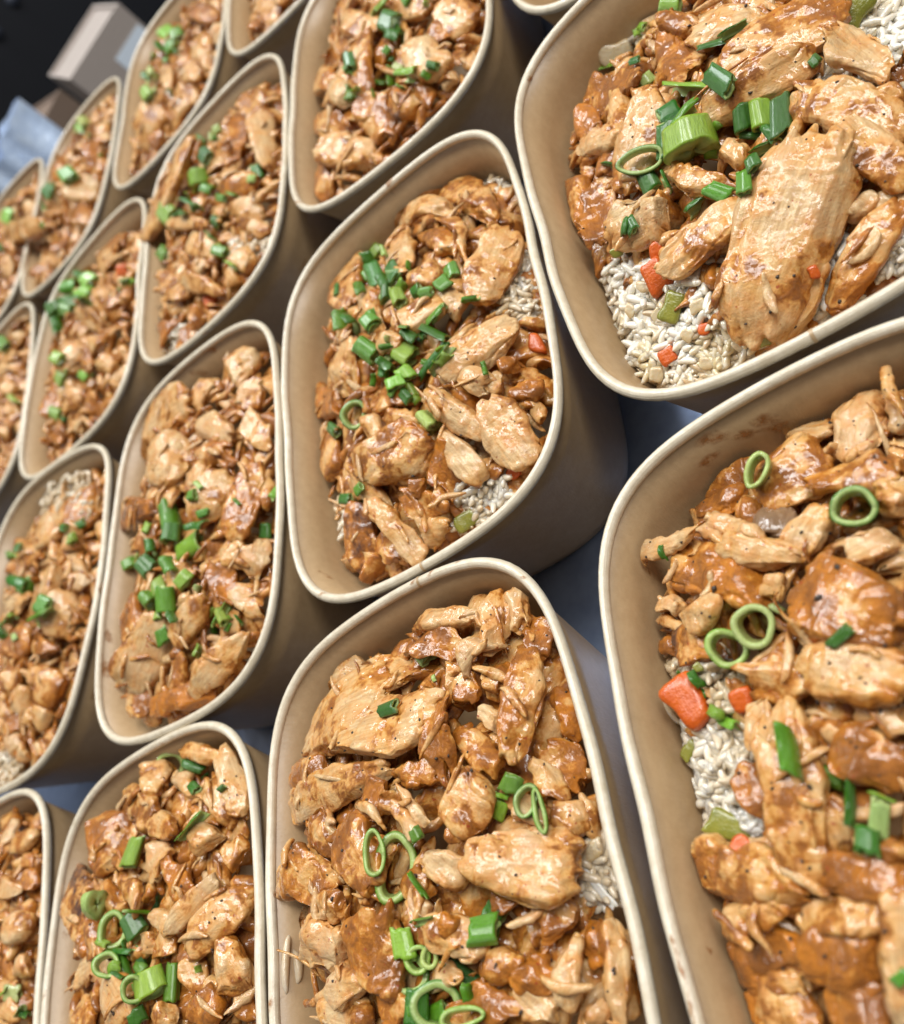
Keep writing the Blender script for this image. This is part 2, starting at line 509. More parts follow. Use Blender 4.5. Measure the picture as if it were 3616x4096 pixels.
def make_bowl(k):
    b = BOWLS[k]
    zr = RIM_Z + b[5]
    NP = 160 if k in 'ABCDEF' else 112
    ph = np.linspace(0, 2 * math.pi, NP, endpoint=False)
    rc = bowl_r(k, ph)
    root = obj('kraft_bowl', None, loc=(b[0], b[1], 0), label=BOWL_LABEL[k], cat='bowl', group='kraft paper bowls of chicken and rice set out in rows')
    root.rotation_euler = (0, 0, b[2])
    c, s = np.cos(ph), np.sin(ph)
    arc = np.concatenate([[0], np.cumsum(np.hypot(np.diff(rc * c), np.diff(rc * s)))])

    def sweep(profile, name, mat, closed, attr=False):
        rings = [np.stack([(rc * sc_ + dr) * c, (rc * sc_ + dr) * s, np.full(NP, z)], -1) for sc_, dr, z in profile]
        V = np.concatenate(rings)
        m = len(profile)
        i = np.arange(m if closed else m - 1)[:, None]
        j = np.arange(NP)[None, :]
        q = np.stack(np.broadcast_arrays(i * NP + j, i * NP + (j + 1) % NP, (i + 1) % m * NP + (j + 1) % NP, (i + 1) % m * NP + j), -1).reshape(-1, 4)
        at = None
        if attr:
            at = {'flow': np.concatenate([np.stack([arc, np.full(NP, .0011 * g), np.zeros(NP)], -1) for g in range(m)])}
        me = new_mesh(name, V, q, attrs=at, mats=(mat,))
        o = obj(name, me, root)
        W = to_world(k, V[:, 0], V[:, 1], V[:, 2])
        collide(W, q, np.zeros((0, 3), int), 'bowl_' + k)
        return o, V

    th = .0005
    prof = [(1.0, -.0012 + th, zr - .0022)]
    for z in (.045, .03, .015, .004):
        prof.append((wall_scale(z), -.0012 + th, z))
    prof.append((wall_scale(.001), -.0012 + th, .0004))
    prof.append((wall_scale(.001), -.0022, .0004))
    prof.append((wall_scale(.004), -.0012, .004))
    for z in (.015, .03, .045):
        prof.append((wall_scale(z), -.0012, z))
    prof.append((1.0, -.0012, zr - .0022))
    sweep(prof, 'side_wall', M_WALL, True)
    # floor of the bowl
    V = np.concatenate([np.stack([rc * wall_scale(.004) * f * c - .0012 * c * (f > .5), rc * wall_scale(.004) * f * s - .0012 * s * (f > .5), np.full(NP, .0044)], -1) for f in (1.0, .5)] + [np.array([[0, 0, .0044]])])
    j = np.arange(NP)
    q = np.stack([j, (j + 1) % NP, NP + (j + 1) % NP, NP + j], -1)
    t = np.stack([NP + j, NP + (j + 1) % NP, np.full(NP, 2 * NP)], -1)
    obj('base', new_mesh('base', V, q, t, mats=(M_WALL,)), root)
    # rolled rim
    n = 14
    a = np.linspace(0, 2 * math.pi, n, endpoint=False)
    hw, hh = .00148, .0018
    sweep([(1.0, hw * math.cos(x) * (1 + .12 * math.cos(2 * x)), zr - hh + hh * math.sin(x)) for x in a], 'rolled_rim', M_RIM, True, True)
    # the overlap of the paper shows as a step across the rim
    if k in SEAM_PX:
        P = on_plane(SEAM_PX[k], zr)
        u, w = to_local(k, P)
        p0 = math.atan2(w, u)
        nn = 12
        V = []
        for e in (-.00045, .00045):
            p = p0 + e / float(bowl_r(k, p0))
            for x in np.linspace(-.5, math.pi + .3, nn):
                r = float(bowl_r(k, np.array(p))) + (hw + .00016) * math.cos(x) * (1 + .12 * math.cos(2 * x))
                V.append((r * math.cos(p), r * math.sin(p), zr - hh + (hh + .00016) * math.sin(x)))
        V = np.array(V)
        Vi = V.copy()
        Vi[:, :2] -= 0
        i = np.arange(nn - 1)
        q = np.stack([i, i + 1, nn + i + 1, nn + i], -1)
        obj('rim_seam', new_mesh('rim_seam', V, q, mats=(M_WALL,)), root)
    return root


ROOT = {k: make_bowl(k) for k in BOWLS}

# ------------------------------------------------------------------ table and what lies behind
me = new_mesh('table_top', np.array([(-1.0, -.6, 0), (1.1, -.6, 0), (1.1, .895, 0), (-1.0, .895, 0), (-1.0, -.6, -.04), (1.1, -.6, -.04), (1.1, .895, -.04), (-1.0, .895, -.04)]),
              [(0, 1, 2, 3), (7, 6, 5, 4), (0, 4, 5, 1), (1, 5, 6, 2), (2, 6, 7, 3), (3, 7, 4, 0)], mats=(M_STEEL,), smooth=False)
obj('table_top', me, kind='structure')
M_CARD = mat_paper("brown_cardboard", (.44, .38, .34), (.38, .32, .28), .7, False)
M_CARD2 = mat_paper("dark_cardboard", (.20, .135, .095), (.16, .105, .07), .75, False)
M_LABEL = mat_simple("white_label", (.80, .90, 1.0), .4)
M_SHEET = mat_simple("white_plastic_bag", (.72, .84, 1.0), .35, vary=(.52, .66, .90), scale=22, bump=.002)
M_BLACK = mat_simple("black_plastic", (.006, .007, .011), .55)
M_STUD = mat_simple("worn_black_stud", (.035, .042, .06), .4)
M_SHELF = mat_simple("dark_shelf_boards", (.02, .022, .028), .6)


def box_mesh(name, x0, x1, y0, y1, z0, z1, mat, bev=.002):
    V = np.array([(x, y, z) for z in (z0, z1) for x, y in ((x0, y0), (x1, y0), (x1, y1), (x0, y1))], float)
    me = new_mesh(name, V, [(3, 2, 1, 0), (4, 5, 6, 7), (0, 1, 5, 4), (1, 2, 6, 5), (2, 3, 7, 6), (3, 0, 4, 7)], mats=(mat,), smooth=False)
    return me


obj('lower_shelf', box_mesh('lower_shelf', -1.2, 1.6, 1.0, 3.2, -.29, -.25, M_SHELF), kind='structure')
rt = obj('cardboard_box', None, loc=(.302, 1.25, -.25), label='upright brown cardboard box with a white label behind the top left bowls', cat='cardboard box')
rt.rotation_euler = (0, math.radians(4), math.radians(-6))
obj('front_panel', box_mesh('front_panel', -.054, .056, .0, .004, .0, .222, M_CARD), rt)
obj('side_panel', box_mesh('side_panel', -.054, -.050, .0045, .12, .0, .221, M_CARD), rt)
obj('side_panel', box_mesh('side_panel', .052, .056, .0045, .12, .0, .221, M_CARD), rt)
obj('back_panel', box_mesh('back_panel', -.0495, .0515, .116, .12, .0, .221, M_CARD), rt)
obj('lid_panel', box_mesh('lid_panel', -.0495, .0515, .0045, .1155, .214, .217, M_CARD), rt)
obj('white_label', box_mesh('white_label', .000, .052, -.0012, -.0004, .135, .192, M_LABEL), rt)
rt = obj('cardboard_carton', None, loc=(.195, 1.245, -.25), label='darker brown carton standing left of the labelled cardboard box', cat='carton')
rt.rotation_euler = (0, math.radians(3), math.radians(14))
obj('front_panel', box_mesh('front_panel', -.040, .042, .0, .004, .0, .232, M_CARD2), rt)
obj('side_panel', box_mesh('side_panel', -.040, -.036, .0045, .10, .0, .231, M_CARD2), rt)
obj('side_panel', box_mesh('side_panel', .038, .042, .0045, .10, .0, .231, M_CARD2), rt)
obj('lid_panel', box_mesh('lid_panel', -.0355, .0375, .0045, .10, .226, .229, M_CARD2), rt)
# crumpled white bag
g_ = 26
uu, ww = np.meshgrid(np.linspace(-1, 1, g_), np.linspace(0, 1, g_), indexing='ij')
for_bag = []
for sgn in (-1, 1):
    bul = .030 * np.sqrt(np.clip(1 - np.abs(uu) ** 3, 0, 1)) * (1 - .55 * ww)
    cr = .010 * noise3(np.stack([uu * 3, ww * 4, np.full_like(uu, 2.0 + sgn)], -1), 21) + .005 * noise3(np.stack([uu * 8, ww * 9, np.full_like(uu, 4.0 + sgn)], -1), 22)
    for_bag.append(np.stack([uu * .060 * (1 - .12 * ww), sgn * (bul + cr * (1 - np.abs(uu) ** 6)), ww * .272 + .008 * noise3(np.stack([uu * 2, ww * 0, ww * 0], -1), 3)], -1).reshape(-1, 3))
i_, j_ = np.meshgrid(np.arange(g_ - 1), np.arange(g_ - 1), indexing='ij')
a_ = (i_ * g_ + j_).ravel()
q_ = np.stack([a_, a_ + g_, a_ + g_ + 1, a_ + 1], -1)
me = new_mesh('plastic_bag', np.concatenate(for_bag), np.concatenate([q_, q_[:, ::-1] + g_ * g_]), mats=(M_SHEET,))
o = obj('plastic_bag', me, loc=(.122, 1.20, -.25), label='crumpled bluish white bag standing at the left edge of the picture', cat='bag')
o.rotation_euler = (0, math.radians(6), math.radians(8))
rt = obj('black_crate', None, loc=(.25, 1.62, -.25), label='black plastic crate with a row of round studs in the dark top left corner', cat='crate')
obj('crate_wall', box_mesh('crate_wall', -.9, .7, .0, .02, .0, .62, M_BLACK), rt)
ring = [(math.cos(x), math.sin(x)) for x in np.linspace(0, 2 * math.pi, 16, endpoint=False)]
st_v = np.array([(.010 * c_, -.0005, .010 * s_) for c_, s_ in ring] + [(.008 * c_, -.006, .008 * s_) for c_, s_ in ring] + [(0, -.0068, 0)])
st_q = [(i, i + 16, (i + 1) % 16 + 16, (i + 1) % 16) for i in range(16)]
st_t = [(i + 16, 32, (i + 1) % 16 + 16) for i in range(16)]
STUD = new_mesh('stud', st_v, st_q, st_t, mats=(M_STUD,))
for row in range(3):
    for i in range(9):
        obj('stud', STUD, rt, loc=(-.30 + i * .055, -.0002, .262 + row * .075))

# ------------------------------------------------------------------ chicken
TONE = {'c': (.04, .0), 'o': (.23, .03), 'b': (.38, .12), 'd': (.45, .95), 'p': (-.20, 0)}


def chicken_shape(typ, L, W, T, seed, nu, nv):
    """verts (nu*nv+2, 3), sauce attr; long axis x, flat axis z"""
    r = np.random.default_rng(seed)
    t = (np.arange(nu) + .6) / (nu + .2)
    s = (1 - np.cos(math.pi * t)) / 2
    m = 2 * s - 1
    p = {'S': 2.8, 'C': 2.6, 'T': 2.4, 'H': 2.1}[typ]
    hw = np.maximum(1 - np.abs(m) ** p, 0) ** (1 / p)
    hz = np.maximum(1 - np.abs(m) ** 3.5, 0) ** (1 / 3.0)
    taper = {'S': .22, 'C': .1, 'T': .38, 'H': .5}[typ] * r.uniform(.4, 1) * r.choice([-1, 1])
    hw = hw * (1 + taper * m)
    en = {'S': .20, 'C': .30, 'T': .44, 'H': .24}[typ]
    fr = max(2.0, L / max(W, 1e-4) * 1.6)
    yR = W / 2 * hw * (1 + en * n1(s * fr, seed + 1) + en * .5 * n1(s * fr * 3, seed + 5))
    yL = W / 2 * hw * (1 + en * n1(s * fr, seed + 2) + en * .5 * n1(s * fr * 3, seed + 6))
    bend = {'S': .10, 'C': .05, 'T': .22, 'H': .8}[typ] * r.uniform(-1, 1) * W
    yc = bend * (m * m - .4) + {'S': .06, 'C': .05, 'T': .16, 'H': .35}[typ] * W * n1(s * 2.2, seed + 3)
    arch = {'S': r.uniform(.0, .10), 'C': r.uniform(0, .05), 'T': r.uniform(-.12, .20), 'H': r.uniform(-.1, .2)}[typ] * L
    zc = -arch * (m * m - .4) + T * .3 * n1(s * 2.5, seed + 4)
    tw = {'S': .25, 'C': .2, 'T': .7, 'H': 1.2}[typ] * r.uniform(-1, 1)
    ph = np.linspace(0, 2 * math.pi, nv, endpoint=False)
    e = {'S': .55, 'C': .70, 'T': .60, 'H': .75}[typ]
    c, sn = np.cos(ph), np.sin(ph)
    cy = np.sign(c) * np.abs(c) ** e
    cz = np.sign(sn) * np.abs(sn) ** e
    Y = np.where(cy[None] > 0, yR[:, None], yL[:, None]) * cy[None]
    Z = T / 2 * hz[:, None] * cz[None]
    X = np.broadcast_to((m * L / 2)[:, None], Y.shape).copy()
    # curl the sheet across its width: torn flaps fold over
    if typ in 'TS':
        curl = (r.uniform(-1, 1.4) if typ == 'T' else r.uniform(-.2, .5)) * .9
        yn = Y / (W / 2)
        Z = Z - curl * W * .22 * (yn * yn) * (.6 + .5 * n1(s * 2 + 7, seed + 8))[:, None]
    a = tw * m[:, None]
    Y, Z = Y * np.cos(a) - Z * np.sin(a), Y * np.sin(a) + Z * np.cos(a)
    Y = Y + yc[:, None]
    Z = Z + zc[:, None]
    # ragged ends follow the grain
    rag = {'S': .05, 'C': .05, 'T': .24, 'H': .12}[typ] * L
    X = X + np.sign(m)[:, None] * np.abs(m)[:, None] ** 4 * rag * noise3(np.stack([np.sign(m)[:, None] + 0 * Y, Y / .0020, Z / .0030], -1), seed + 9)
    P = np.stack([X, Y, Z], -1)
    # knife cuts and torn planes: flat faces with crisp edges
    for _ in range({'S': 3, 'C': 4, 'T': 4, 'H': 1}[typ]):
        el = r.uniform(-.2, 1.35)
        az = r.uniform(0, 2 * math.pi) if typ != 'S' else r.choice([-1, 1]) * r.uniform(1.0, 2.1)
        n_ = np.array([math.cos(el) * math.cos(az), math.cos(el) * math.sin(az), math.sin(el)])
        h_ = P @ n_
        d_ = h_.max() * (r.uniform(.70, .96) if typ == 'S' else r.uniform(.52, .90))
        P = P - (np.maximum(h_ - d_, 0) * .84)[..., None] * n_
    dU = np.gradient(P, axis=0)
    dV = np.roll(P, -1, 1) - np.roll(P, 1, 1)
    N = np.cross(dV, dU)
    N /= np.maximum(np.linalg.norm(N, axis=-1, keepdims=True), 1e-9)
    cen = np.stack([X, np.broadcast_to(yc[:, None], Y.shape), np.broadcast_to(zc[:, None], Y.shape)], -1)
    flip = np.sign((N * (P - cen)).sum(-1).mean() or 1)
    N *= flip
    o = seed * 7.31 % 50
    al = r.uniform(-.35, .35) if typ != 'C' else r.uniform(-1.2, 1.2)
    fx = X * math.cos(al) + Y * math.sin(al)
    fy = -X * math.sin(al) + Y * math.cos(al)
    size = min(W, L)
    fy = fy + .0016 * noise3(P / .007 + o + 33, seed + 19) + .003 * noise3(P / .022 + o + 35, seed + 20)
    lump = noise3(P / (size * .42) + o, seed + 11)
    mid = noise3(P / .0042 + o, seed + 12)
    fib = noise3(np.stack([fx / .013, fy / .0013, Z / .0016], -1) + o, seed + 13)
    fib2 = noise3(np.stack([fx / .02, fy / .0030, Z / .003], -1) + o, seed + 14)
    crk = noise3(np.stack([fx / .016, fy / .0055, Z / .008], -1) + o, seed + 15)
    crack = np.clip(1 - np.abs(crk) / .085, 0, 1)
    fold = np.clip(1 - np.abs(noise3(P / .0075 + o + 9, seed + 16)) / .11, 0, 1)
    k = {'S': (.09, .30, .09, .17, .8, .35), 'C': (.16, .45, .14, .28, .5, .7), 'T': (.10, .32, .20, .46, .9, .4), 'H': (.10, .2, .14, .24, .4, .2)}[typ]
    rough_ = np.clip(.35 + 1.5 * noise3(P / .012 + o + 21, seed + 18), .1, 1.7)          # torn, stringy faces beside smooth ones
    fib = fib * rough_
    fib2 = (1 - 2 * np.abs(fib2)) * (.3 + rough_) * .8
    lim = min(1.0, T / .006)
    d = k[0] * T * lump + lim * .001 * (k[1] * mid + k[2] * fib + k[3] * fib2 - k[4] * crack - k[5] * fold + .24 * rough_ * noise3(np.stack([fx / .0026, fy / .0014, Z / .0015], -1) + o + 5, seed + 23))
    P = P + N * d[..., None]
    sauce = .42 + .16 * (np.abs(m)[:, None] ** 5 + np.abs(c)[None] ** 4) + .38 * noise3(P / .009 + o, seed + 17) + .22 * crack + .25 * fold - .10 * fib - .08 * mid
    V = np.concatenate([P.reshape(-1, 3), [P[0].mean(0), P[-1].mean(0)]])
    sa = np.concatenate([sauce.ravel(), [sauce[0].mean(), sauce[-1].mean()]])
    return V, sa


PIECES = []          # for labels
N_NAME = {'S': 'chicken_slice', 'C': 'chicken_chunk', 'T': 'torn_chicken_piece', 'H': 'chicken_shred'}


def lay(k, typ, a, b, wpx, tone, lift=0.0, over=False, mushroom=False):
    """one piece of chicken, its ends at photo pixels a and b, resting on the heap of bowl k"""
    a, b = np.array(a, float), np.array(b, float)
    seed = int(abs(a[0] * 7 + a[1] * 13 + b[0] * 3 + b[1])) % 100000 + 17
    r = np.random.default_rng(seed)
    ax = (b - a) / max(np.linalg.norm(b - a), 1)
    pr = np.array([-ax[1], ax[0]])
    mid = (a + b) / 2
    W0 = wpx * np.linalg.norm(heap_hit(k, mid) - CAM) / FPX
    T = {'S': np.clip(.36 * W0, .0045, .010), 'C': np.clip(.45 * W0, .0045, .011), 'T': np.clip(.32 * W0, .003, .007), 'H': np.clip(.7 * W0, .002, .005)}[typ]
    dz = T * .38 + lift
    A, B = heap_hit(k, a, dz), heap_hit(k, b, dz)
    C1, C2 = heap_hit(k, mid - pr * wpx / 2, dz), heap_hit(k, mid + pr * wpx / 2, dz)
    X = B - A
    L = np.linalg.norm(X)
    X /= L
    c = (A + B) / 2
    N = heap_normal(k, c)
    Wv = C2 - C1
    W = np.linalg.norm(Wv - X * Wv.dot(X))
    W = float(np.clip(W, W0 * .85, W0 * 1.55))
    t = np.linalg.norm(c - CAM)
    view = (CAM - c) / t
    N = N * .75 + view * .35 + r.normal(0, .16, 3) * (1.0 if typ != 'H' else .4)
    Y = np.cross(N, X)
    Y /= np.linalg.norm(Y)
    N = np.cross(X, Y)
    rp = 3.2 if k in 'ABD' else 4.5 if k in 'CFE' else 7
    Lp, Wp = L * FPX / t, W * FPX / t
    nu = int(np.clip(Lp / rp / 1.6, 10, 70))
    nv = int(np.clip(2.5 * Wp / rp / 1.6, 12, 80))
    V, sa = chicken_shape(typ, L * 1.12, W * 1.14, T, seed, nu, nv)
    Q = np.stack([X, Y, N], 1)
    Wd = V @ Q.T + c
    if not over:
        Wd = inside(k, Wd)
    V = (Wd - c) @ Q
    q, tr = tube_topo(nu, nv)
    name = 'mushroom_piece' if mushroom else N_NAME[typ]
    me = new_mesh(name, V, q, tr, {'sauce': sa}, (M_CHICK,))
    mw = Matrix(Q.tolist()).to_4x4()
    mw.translation = Vector(c)
    o = obj(name, me, matrix=mw)
    tn = TONE[tone]
    o.color = (tn[0] + r.uniform(-.11, .13), tn[1] * r.uniform(.6, 1.2), .85 if mushroom else 0, 1)
    collide(Wd, q, tr, 'chicken_' + k)
    PIECES.append(dict(o=o, k=k, typ=typ, tone=tone, px=mid, L=L, W=W, Lp=Lp, Wp=Wp, name=name))
    return o


CROP = {'1': (1804 / 1300, 0, 0), '2': (1804 / 1300, 1000, 0), '3': (1.1275, 2016, 0), '4': (1563 / 1300, 0, 1200), '5': (1804 / 1500, 1000, 1200),
        '6': (1804 / 1316, 2300, 1300), '7': (1804 / 1300, 0, 2800), '8': (1617 / 1500, 1000, 2200), '9': (1685 / 1316, 2300, 2500)}


def cpx(c, x, y):
    s, ox, oy = CROP[c]
    return (x / s + ox, y / s + oy)


# bowl, picture part; then per piece: kind x0 y0 x1 y1 width tone lift(mm)
CHICKEN = {
    'A3': """S 1400 640 1110 1500 400 c 5;S 1380 1080 1260 1530 190 c 3;S 1090 920 710 1215 150 o 4;C 770 910 490 1060 190 c 3;C 290 780 350 1090 190 b 0;T 430 800 470 1060 120 b 1;
H 425 1060 430 1270 55 o 0;S 650 420 560 840 150 o 3;T 340 430 600 380 130 b 1;C 340 670 540 600 100 c 2;T 420 520 340 620 120 b 0;T 720 170 790 340 180 o 1;S 1530 0 985 300 170 o 5;
S 1370 270 890 520 130 c 3;S 1140 70 850 160 110 c 2;C 840 60 750 160 130 o 1;T 660 50 690 200 90 c 0;S 1310 430 1810 600 210 c 2;T 1480 160 1740 350 190 c 4;S 1540 560 1810 830 180 c 4;
C 1580 900 1650 960 130 p 1;S 1800 900 1480 1370 170 o 2;C 1000 640 1090 730 130 c 1;T 710 790 1010 870 120 b 3;T 850 1110 1040 1060 130 p 1;H 890 1230 810 1390 45 o 0;T 890 1200 970 1310 110 b -1;
T 960 -10 1230 30 110 o 0;T 1690 400 1800 470 110 c 4;T 560 500 640 640 110 b 0;T 480 420 560 540 110 o 0;T 880 620 720 760 120 b -2;T 1180 560 1260 700 120 o -2;T 700 -10 640 90 90 o 0;T 1700 860 1810 960 140 c 1;T 540 620 480 780 120 b 0""",
    'B6': """C 1610 350 1500 690 240 c 3;H 1690 140 1755 470 60 p 8;T 1120 640 1440 570 150 o 2;S 990 930 1360 720 230 c 3;T 1280 880 1690 840 190 o 4;C 730 910 1010 770 120 b 0;C 680 1010 900 960 160 b 0;
H 280 1255 680 1110 75 p 7;H 680 1105 800 1195 70 p 5;S 740 1060 1020 1180 110 c 4;C 1340 1010 1200 1270 170 c 3;S 800 1200 1190 1280 150 c 3;C 490 1290 1080 1430 320 b 1;
C 695 1460 660 1680 150 c 4;C 455 1530 575 1545 80 c 2;H 450 1590 640 1690 55 p 2;T 520 1690 790 1810 150 d 1;S 1220 1470 1780 1630 420 b 3;T 1730 1150 1490 1290 200 c 3;C 1770 840 1720 1040 180 c 2;
C 1780 330 1800 560 150 c 2;T 1120 1330 1080 1510 100 c 2;T 1010 1840 1210 1880 150 b 1;T 1640 960 1500 1120 200 o -1;T 1000 1000 900 1060 150 b -2;T 1440 600 1700 560 160 o 1;T 1700 720 1810 830 140 c 1;T 580 1200 760 1260 120 b 1""",
    'B9': """T 890 270 1230 330 200 b 2;S 1180 190 1690 260 300 o 4;T 960 430 880 650 130 c 2;S 1040 430 1190 1290 260 c 4;T 900 680 980 1000 120 o 1;S 1330 620 1690 760 250 b 3;T 1420 430 1680 520 170 c 1;
T 1190 630 1390 470 130 o 0;T 1290 850 1380 1160 180 o 1;C 640 1260 1160 1400 320 b 3;C 780 1560 1050 1440 150 b 5;T 850 1180 1090 1180 110 c 2;H 1030 1240 1290 1370 45 p 7;S 1230 1270 1690 1330 200 b 2;
S 1160 1560 1630 1480 190 c 3;C 830 1760 1150 1690 260 b 1;C 1180 1690 1570 1720 260 b 3;C 880 1960 1200 1990 260 b 1;C 1290 1900 1610 1950 260 b 2;S 1650 1400 1690 2044 170 c 5;C 1620 1110 1690 1210 150 c 2;
T 1440 850 1610 1010 140 o 0;T 1250 350 1420 450 150 b 0;T 1450 1060 1600 1180 140 o 1;T 1000 1850 1200 1830 140 o 2""",
    'C2': """S 810 1220 1100 990 140 o 4;S 1130 990 1340 1200 200 o 4;H 830 1230 1080 1140 75 c 6;T 1330 1090 1380 1290 110 o 2;S 820 1280 850 1480 150 c 4;S 560 1360 530 1680 130 o 1;T 930 1280 1150 1400 130 o 3;
H 1060 1200 1210 1400 75 o 4;S 1420 1290 1260 1660 210 o 5;C 900 1590 1040 1470 120 c 2;T 620 1600 720 1850 120 c 2;S 830 1830 1060 1660 140 o 3;C 1060 1620 1180 1740 130 c 2;T 950 1170 1200 1130 120 o 2;T 1000 1380 1180 1500 130 b -2;T 760 1500 900 1640 130 b -1""",
    'C5': """C 620 230 730 190 80 c 3;S 930 350 1270 130 150 c 4;C 430 190 460 440 130 o 1;C 300 460 440 520 120 b 0;S 860 470 1110 640 130 c 4;S 930 640 1110 860 110 c 3;S 1130 500 1340 770 220 c 4;
C 1300 400 1390 470 140 b 2;C 1200 330 1290 280 90 b 2;C 1150 400 1230 400 90 p 1;T 600 500 770 470 110 o 2;T 640 570 810 610 110 c 2;C 500 770 850 720 240 b 3;C 330 590 410 830 120 o 0;T 870 700 960 890 140 b 2;
T 480 850 650 960 130 c 2;S 510 990 560 1290 110 d 1;S 590 970 810 1240 95 c 4;T 730 960 940 1000 150 o 2;T 790 1090 960 1080 150 o 2;C 770 900 840 890 90 b 4;T 1010 770 1080 890 110 o 1;H 540 1200 590 1330 80 o 1;T 1100 780 1210 850 110 o 1;T 640 1080 720 1260 120 b 0;
T 680 820 820 880 120 b 1;H 560 560 640 700 70 o 3;T 1000 330 1150 430 110 c 3;H 890 900 930 1020 60 c 5""",
    'D8': """S 720 320 960 290 80 p 4;C 1060 190 1040 430 120 c 5;T 1150 150 1150 330 100 c 5;S 1200 440 1130 890 160 o 6;T 680 400 940 440 140 b 2;H 1030 380 900 520 80 p 5;T 880 560 990 650 110 o 2;C 1010 560 1100 560 100 o 2;
T 1210 290 1260 450 140 b 2;T 540 480 720 560 130 o 1;S 570 590 240 860 210 c 3;S 780 680 360 820 210 c 5;T 780 600 840 950 120 o 6;T 910 770 1050 960 140 o 4;T 990 680 1080 780 100 c 2;C 170 960 340 980 140 b 2;
S 550 950 185 1120 150 c 4;T 630 960 830 940 110 o 3;C 830 1010 1000 1190 240 c 5;T 600 1030 480 1170 110 o 3;H 640 1030 765 1200 45 p 7;H 560 1070 750 1220 75 c 6;H 470 1090 580 1190 40 c 6;S 950 1320 1400 1380 290 c 7;
T 1210 900 1330 1060 95 o 4;C 1330 1080 1400 1240 150 c 3;T 1440 1090 1490 1230 90 c 3;T 1290 870 1430 1010 170 b 1;S 1340 590 1410 810 110 b 1;S 420 1190 530 1450 170 b 3;C 350 1180 290 1270 130 b 2;C 130 1380 310 1420 200 b 3;
C 780 1320 920 1440 150 o 4;C 250 1530 410 1540 120 c 3;C 225 1700 420 1720 170 c 4;T 130 1540 190 1650 90 o 1;T 570 1240 520 1390 110 b 2;T 680 1530 780 1560 100 c 3;T 560 1580 480 1910 210 b 3;C 830 1590 900 1620 120 b 4;
S 740 1640 1010 1680 160 c 2;H 1100 1630 1250 1570 40 p 5;T 1240 1630 1430 1530 170 o 2;T 990 1840 1140 1740 140 b 3;S 1400 1670 1360 1960 105 c 4;S 1560 1610 1610 2060 110 p 6;T 1190 1750 1300 1910 190 b 2;C 1480 1590 1500 1790 120 b 2;
C 330 1870 490 1900 160 c 3;H 255 1960 410 1840 55 o 4;C 310 1990 490 2030 150 c 3;T 560 1950 720 1980 150 o 2;T 950 1960 1160 1980 150 b 2;C 1450 1980 1550 2030 120 c 2;S 1150 1110 1310 1180 120 c 3;T 430 1370 560 1490 120 c 1;
T 1070 460 1110 640 130 o 1;T 660 1400 780 1500 120 b 1;T 1100 1000 1180 1080 120 c 2;C 930 1180 870 1260 100 o 3;T 1030 1530 1180 1480 110 b 1;T 1180 1900 1320 2030 150 o 1;T 250 1150 360 1230 120 c 2;T 780 1860 900 1830 130 c 1;T 330 560 480 490 120 o 0;T 860 2030 1020 2060 130 o 1;T 1300 1180 1200 1260 100 o 2""",
    'F7': """S 1000 260 1210 320 100 o 3;S 1240 270 1340 610 130 c 2;C 840 330 910 490 150 o 2;S 690 540 860 640 190 b 2;C 520 950 660 620 190 b 2;T 1200 400 1300 700 120 c 2;T 960 430 1100 520 120 c 2;S 790 640 960 740 130 o 2;
C 1020 760 1240 760 160 c 2;T 840 790 910 910 150 c 2;T 1230 850 1370 820 150 c 2;S 385 960 480 1250 130 d 1;S 1380 1070 1050 1370 190 c 5;S 1190 990 940 1280 110 c 4;T 700 1000 780 1140 120 o 2;T 900 950 1070 1050 150 b 2;
H 840 1190 970 1230 100 c 3;C 430 1340 490 1380 90 b 1;T 560 1240 500 1460 150 o 2;T 410 1560 610 1440 150 c 2;C 1210 1350 1350 1660 200 c 4;T 900 1250 950 1410 130 b 1;S 590 1530 710 1770 200 c 2;C 1070 1650 1210 1760 190 b 2;
C 440 1700 510 1790 120 o 1;T 1100 1450 1050 1610 120 o 2;C 870 1720 970 1790 120 c 3;T 1330 1600 1380 1760 110 b 2;T 640 850 780 900 120 b 1;T 1080 600 1180 700 120 b 1;T 560 1020 660 1180 110 o 1;T 800 1300 860 1380 100 c 1;T 1000 1380 1080 1500 110 b 1;T 1130 1560 1240 1640 100 b 1""",
    'E4': """S 900 500 650 650 120 o 2;C 700 800 860 760 190 c 3;C 1090 360 1220 250 130 c 3;T 1150 490 1280 440 120 o 2;S 960 590 1100 650 120 c 2;S 1230 790 1120 1130 130 o 5;S 1090 850 930 1070 110 c 4;H 1270 820 1280 990 75 o 3;
S 570 1055 720 1010 100 d 2;T 700 1220 740 1080 110 c 2;C 620 1440 650 1660 110 b 2;T 1000 1280 1110 1410 120 b 2;T 1120 1380 1250 1490 110 c 2;S 980 1440 830 1650 100 o 3;S 760 1540 640 1860 160 c 3;S 1170 1630 930 1890 120 c 4;
T 1080 1180 1200 1260 110 o 2;C 600 1880 700 1960 120 c 2;S 720 1960 1010 1890 110 b 2;T 850 620 800 720 120 b 1;T 950 700 1080 760 120 o 1;T 980 780 900 900 120 c 1;T 1180 560 1270 700 110 c 2;T 860 900 760 980 110 o 1;T 900 1300 800 1400 110 c 1;T 1240 1180 1210 1330 110 c 2;T 1050 1500 1150 1580 110 c 1;T 830 1750 900 1830 110 o 1;T 1000 430 920 490 110 c 1;T 720 1350 760 1480 110 b 1""",
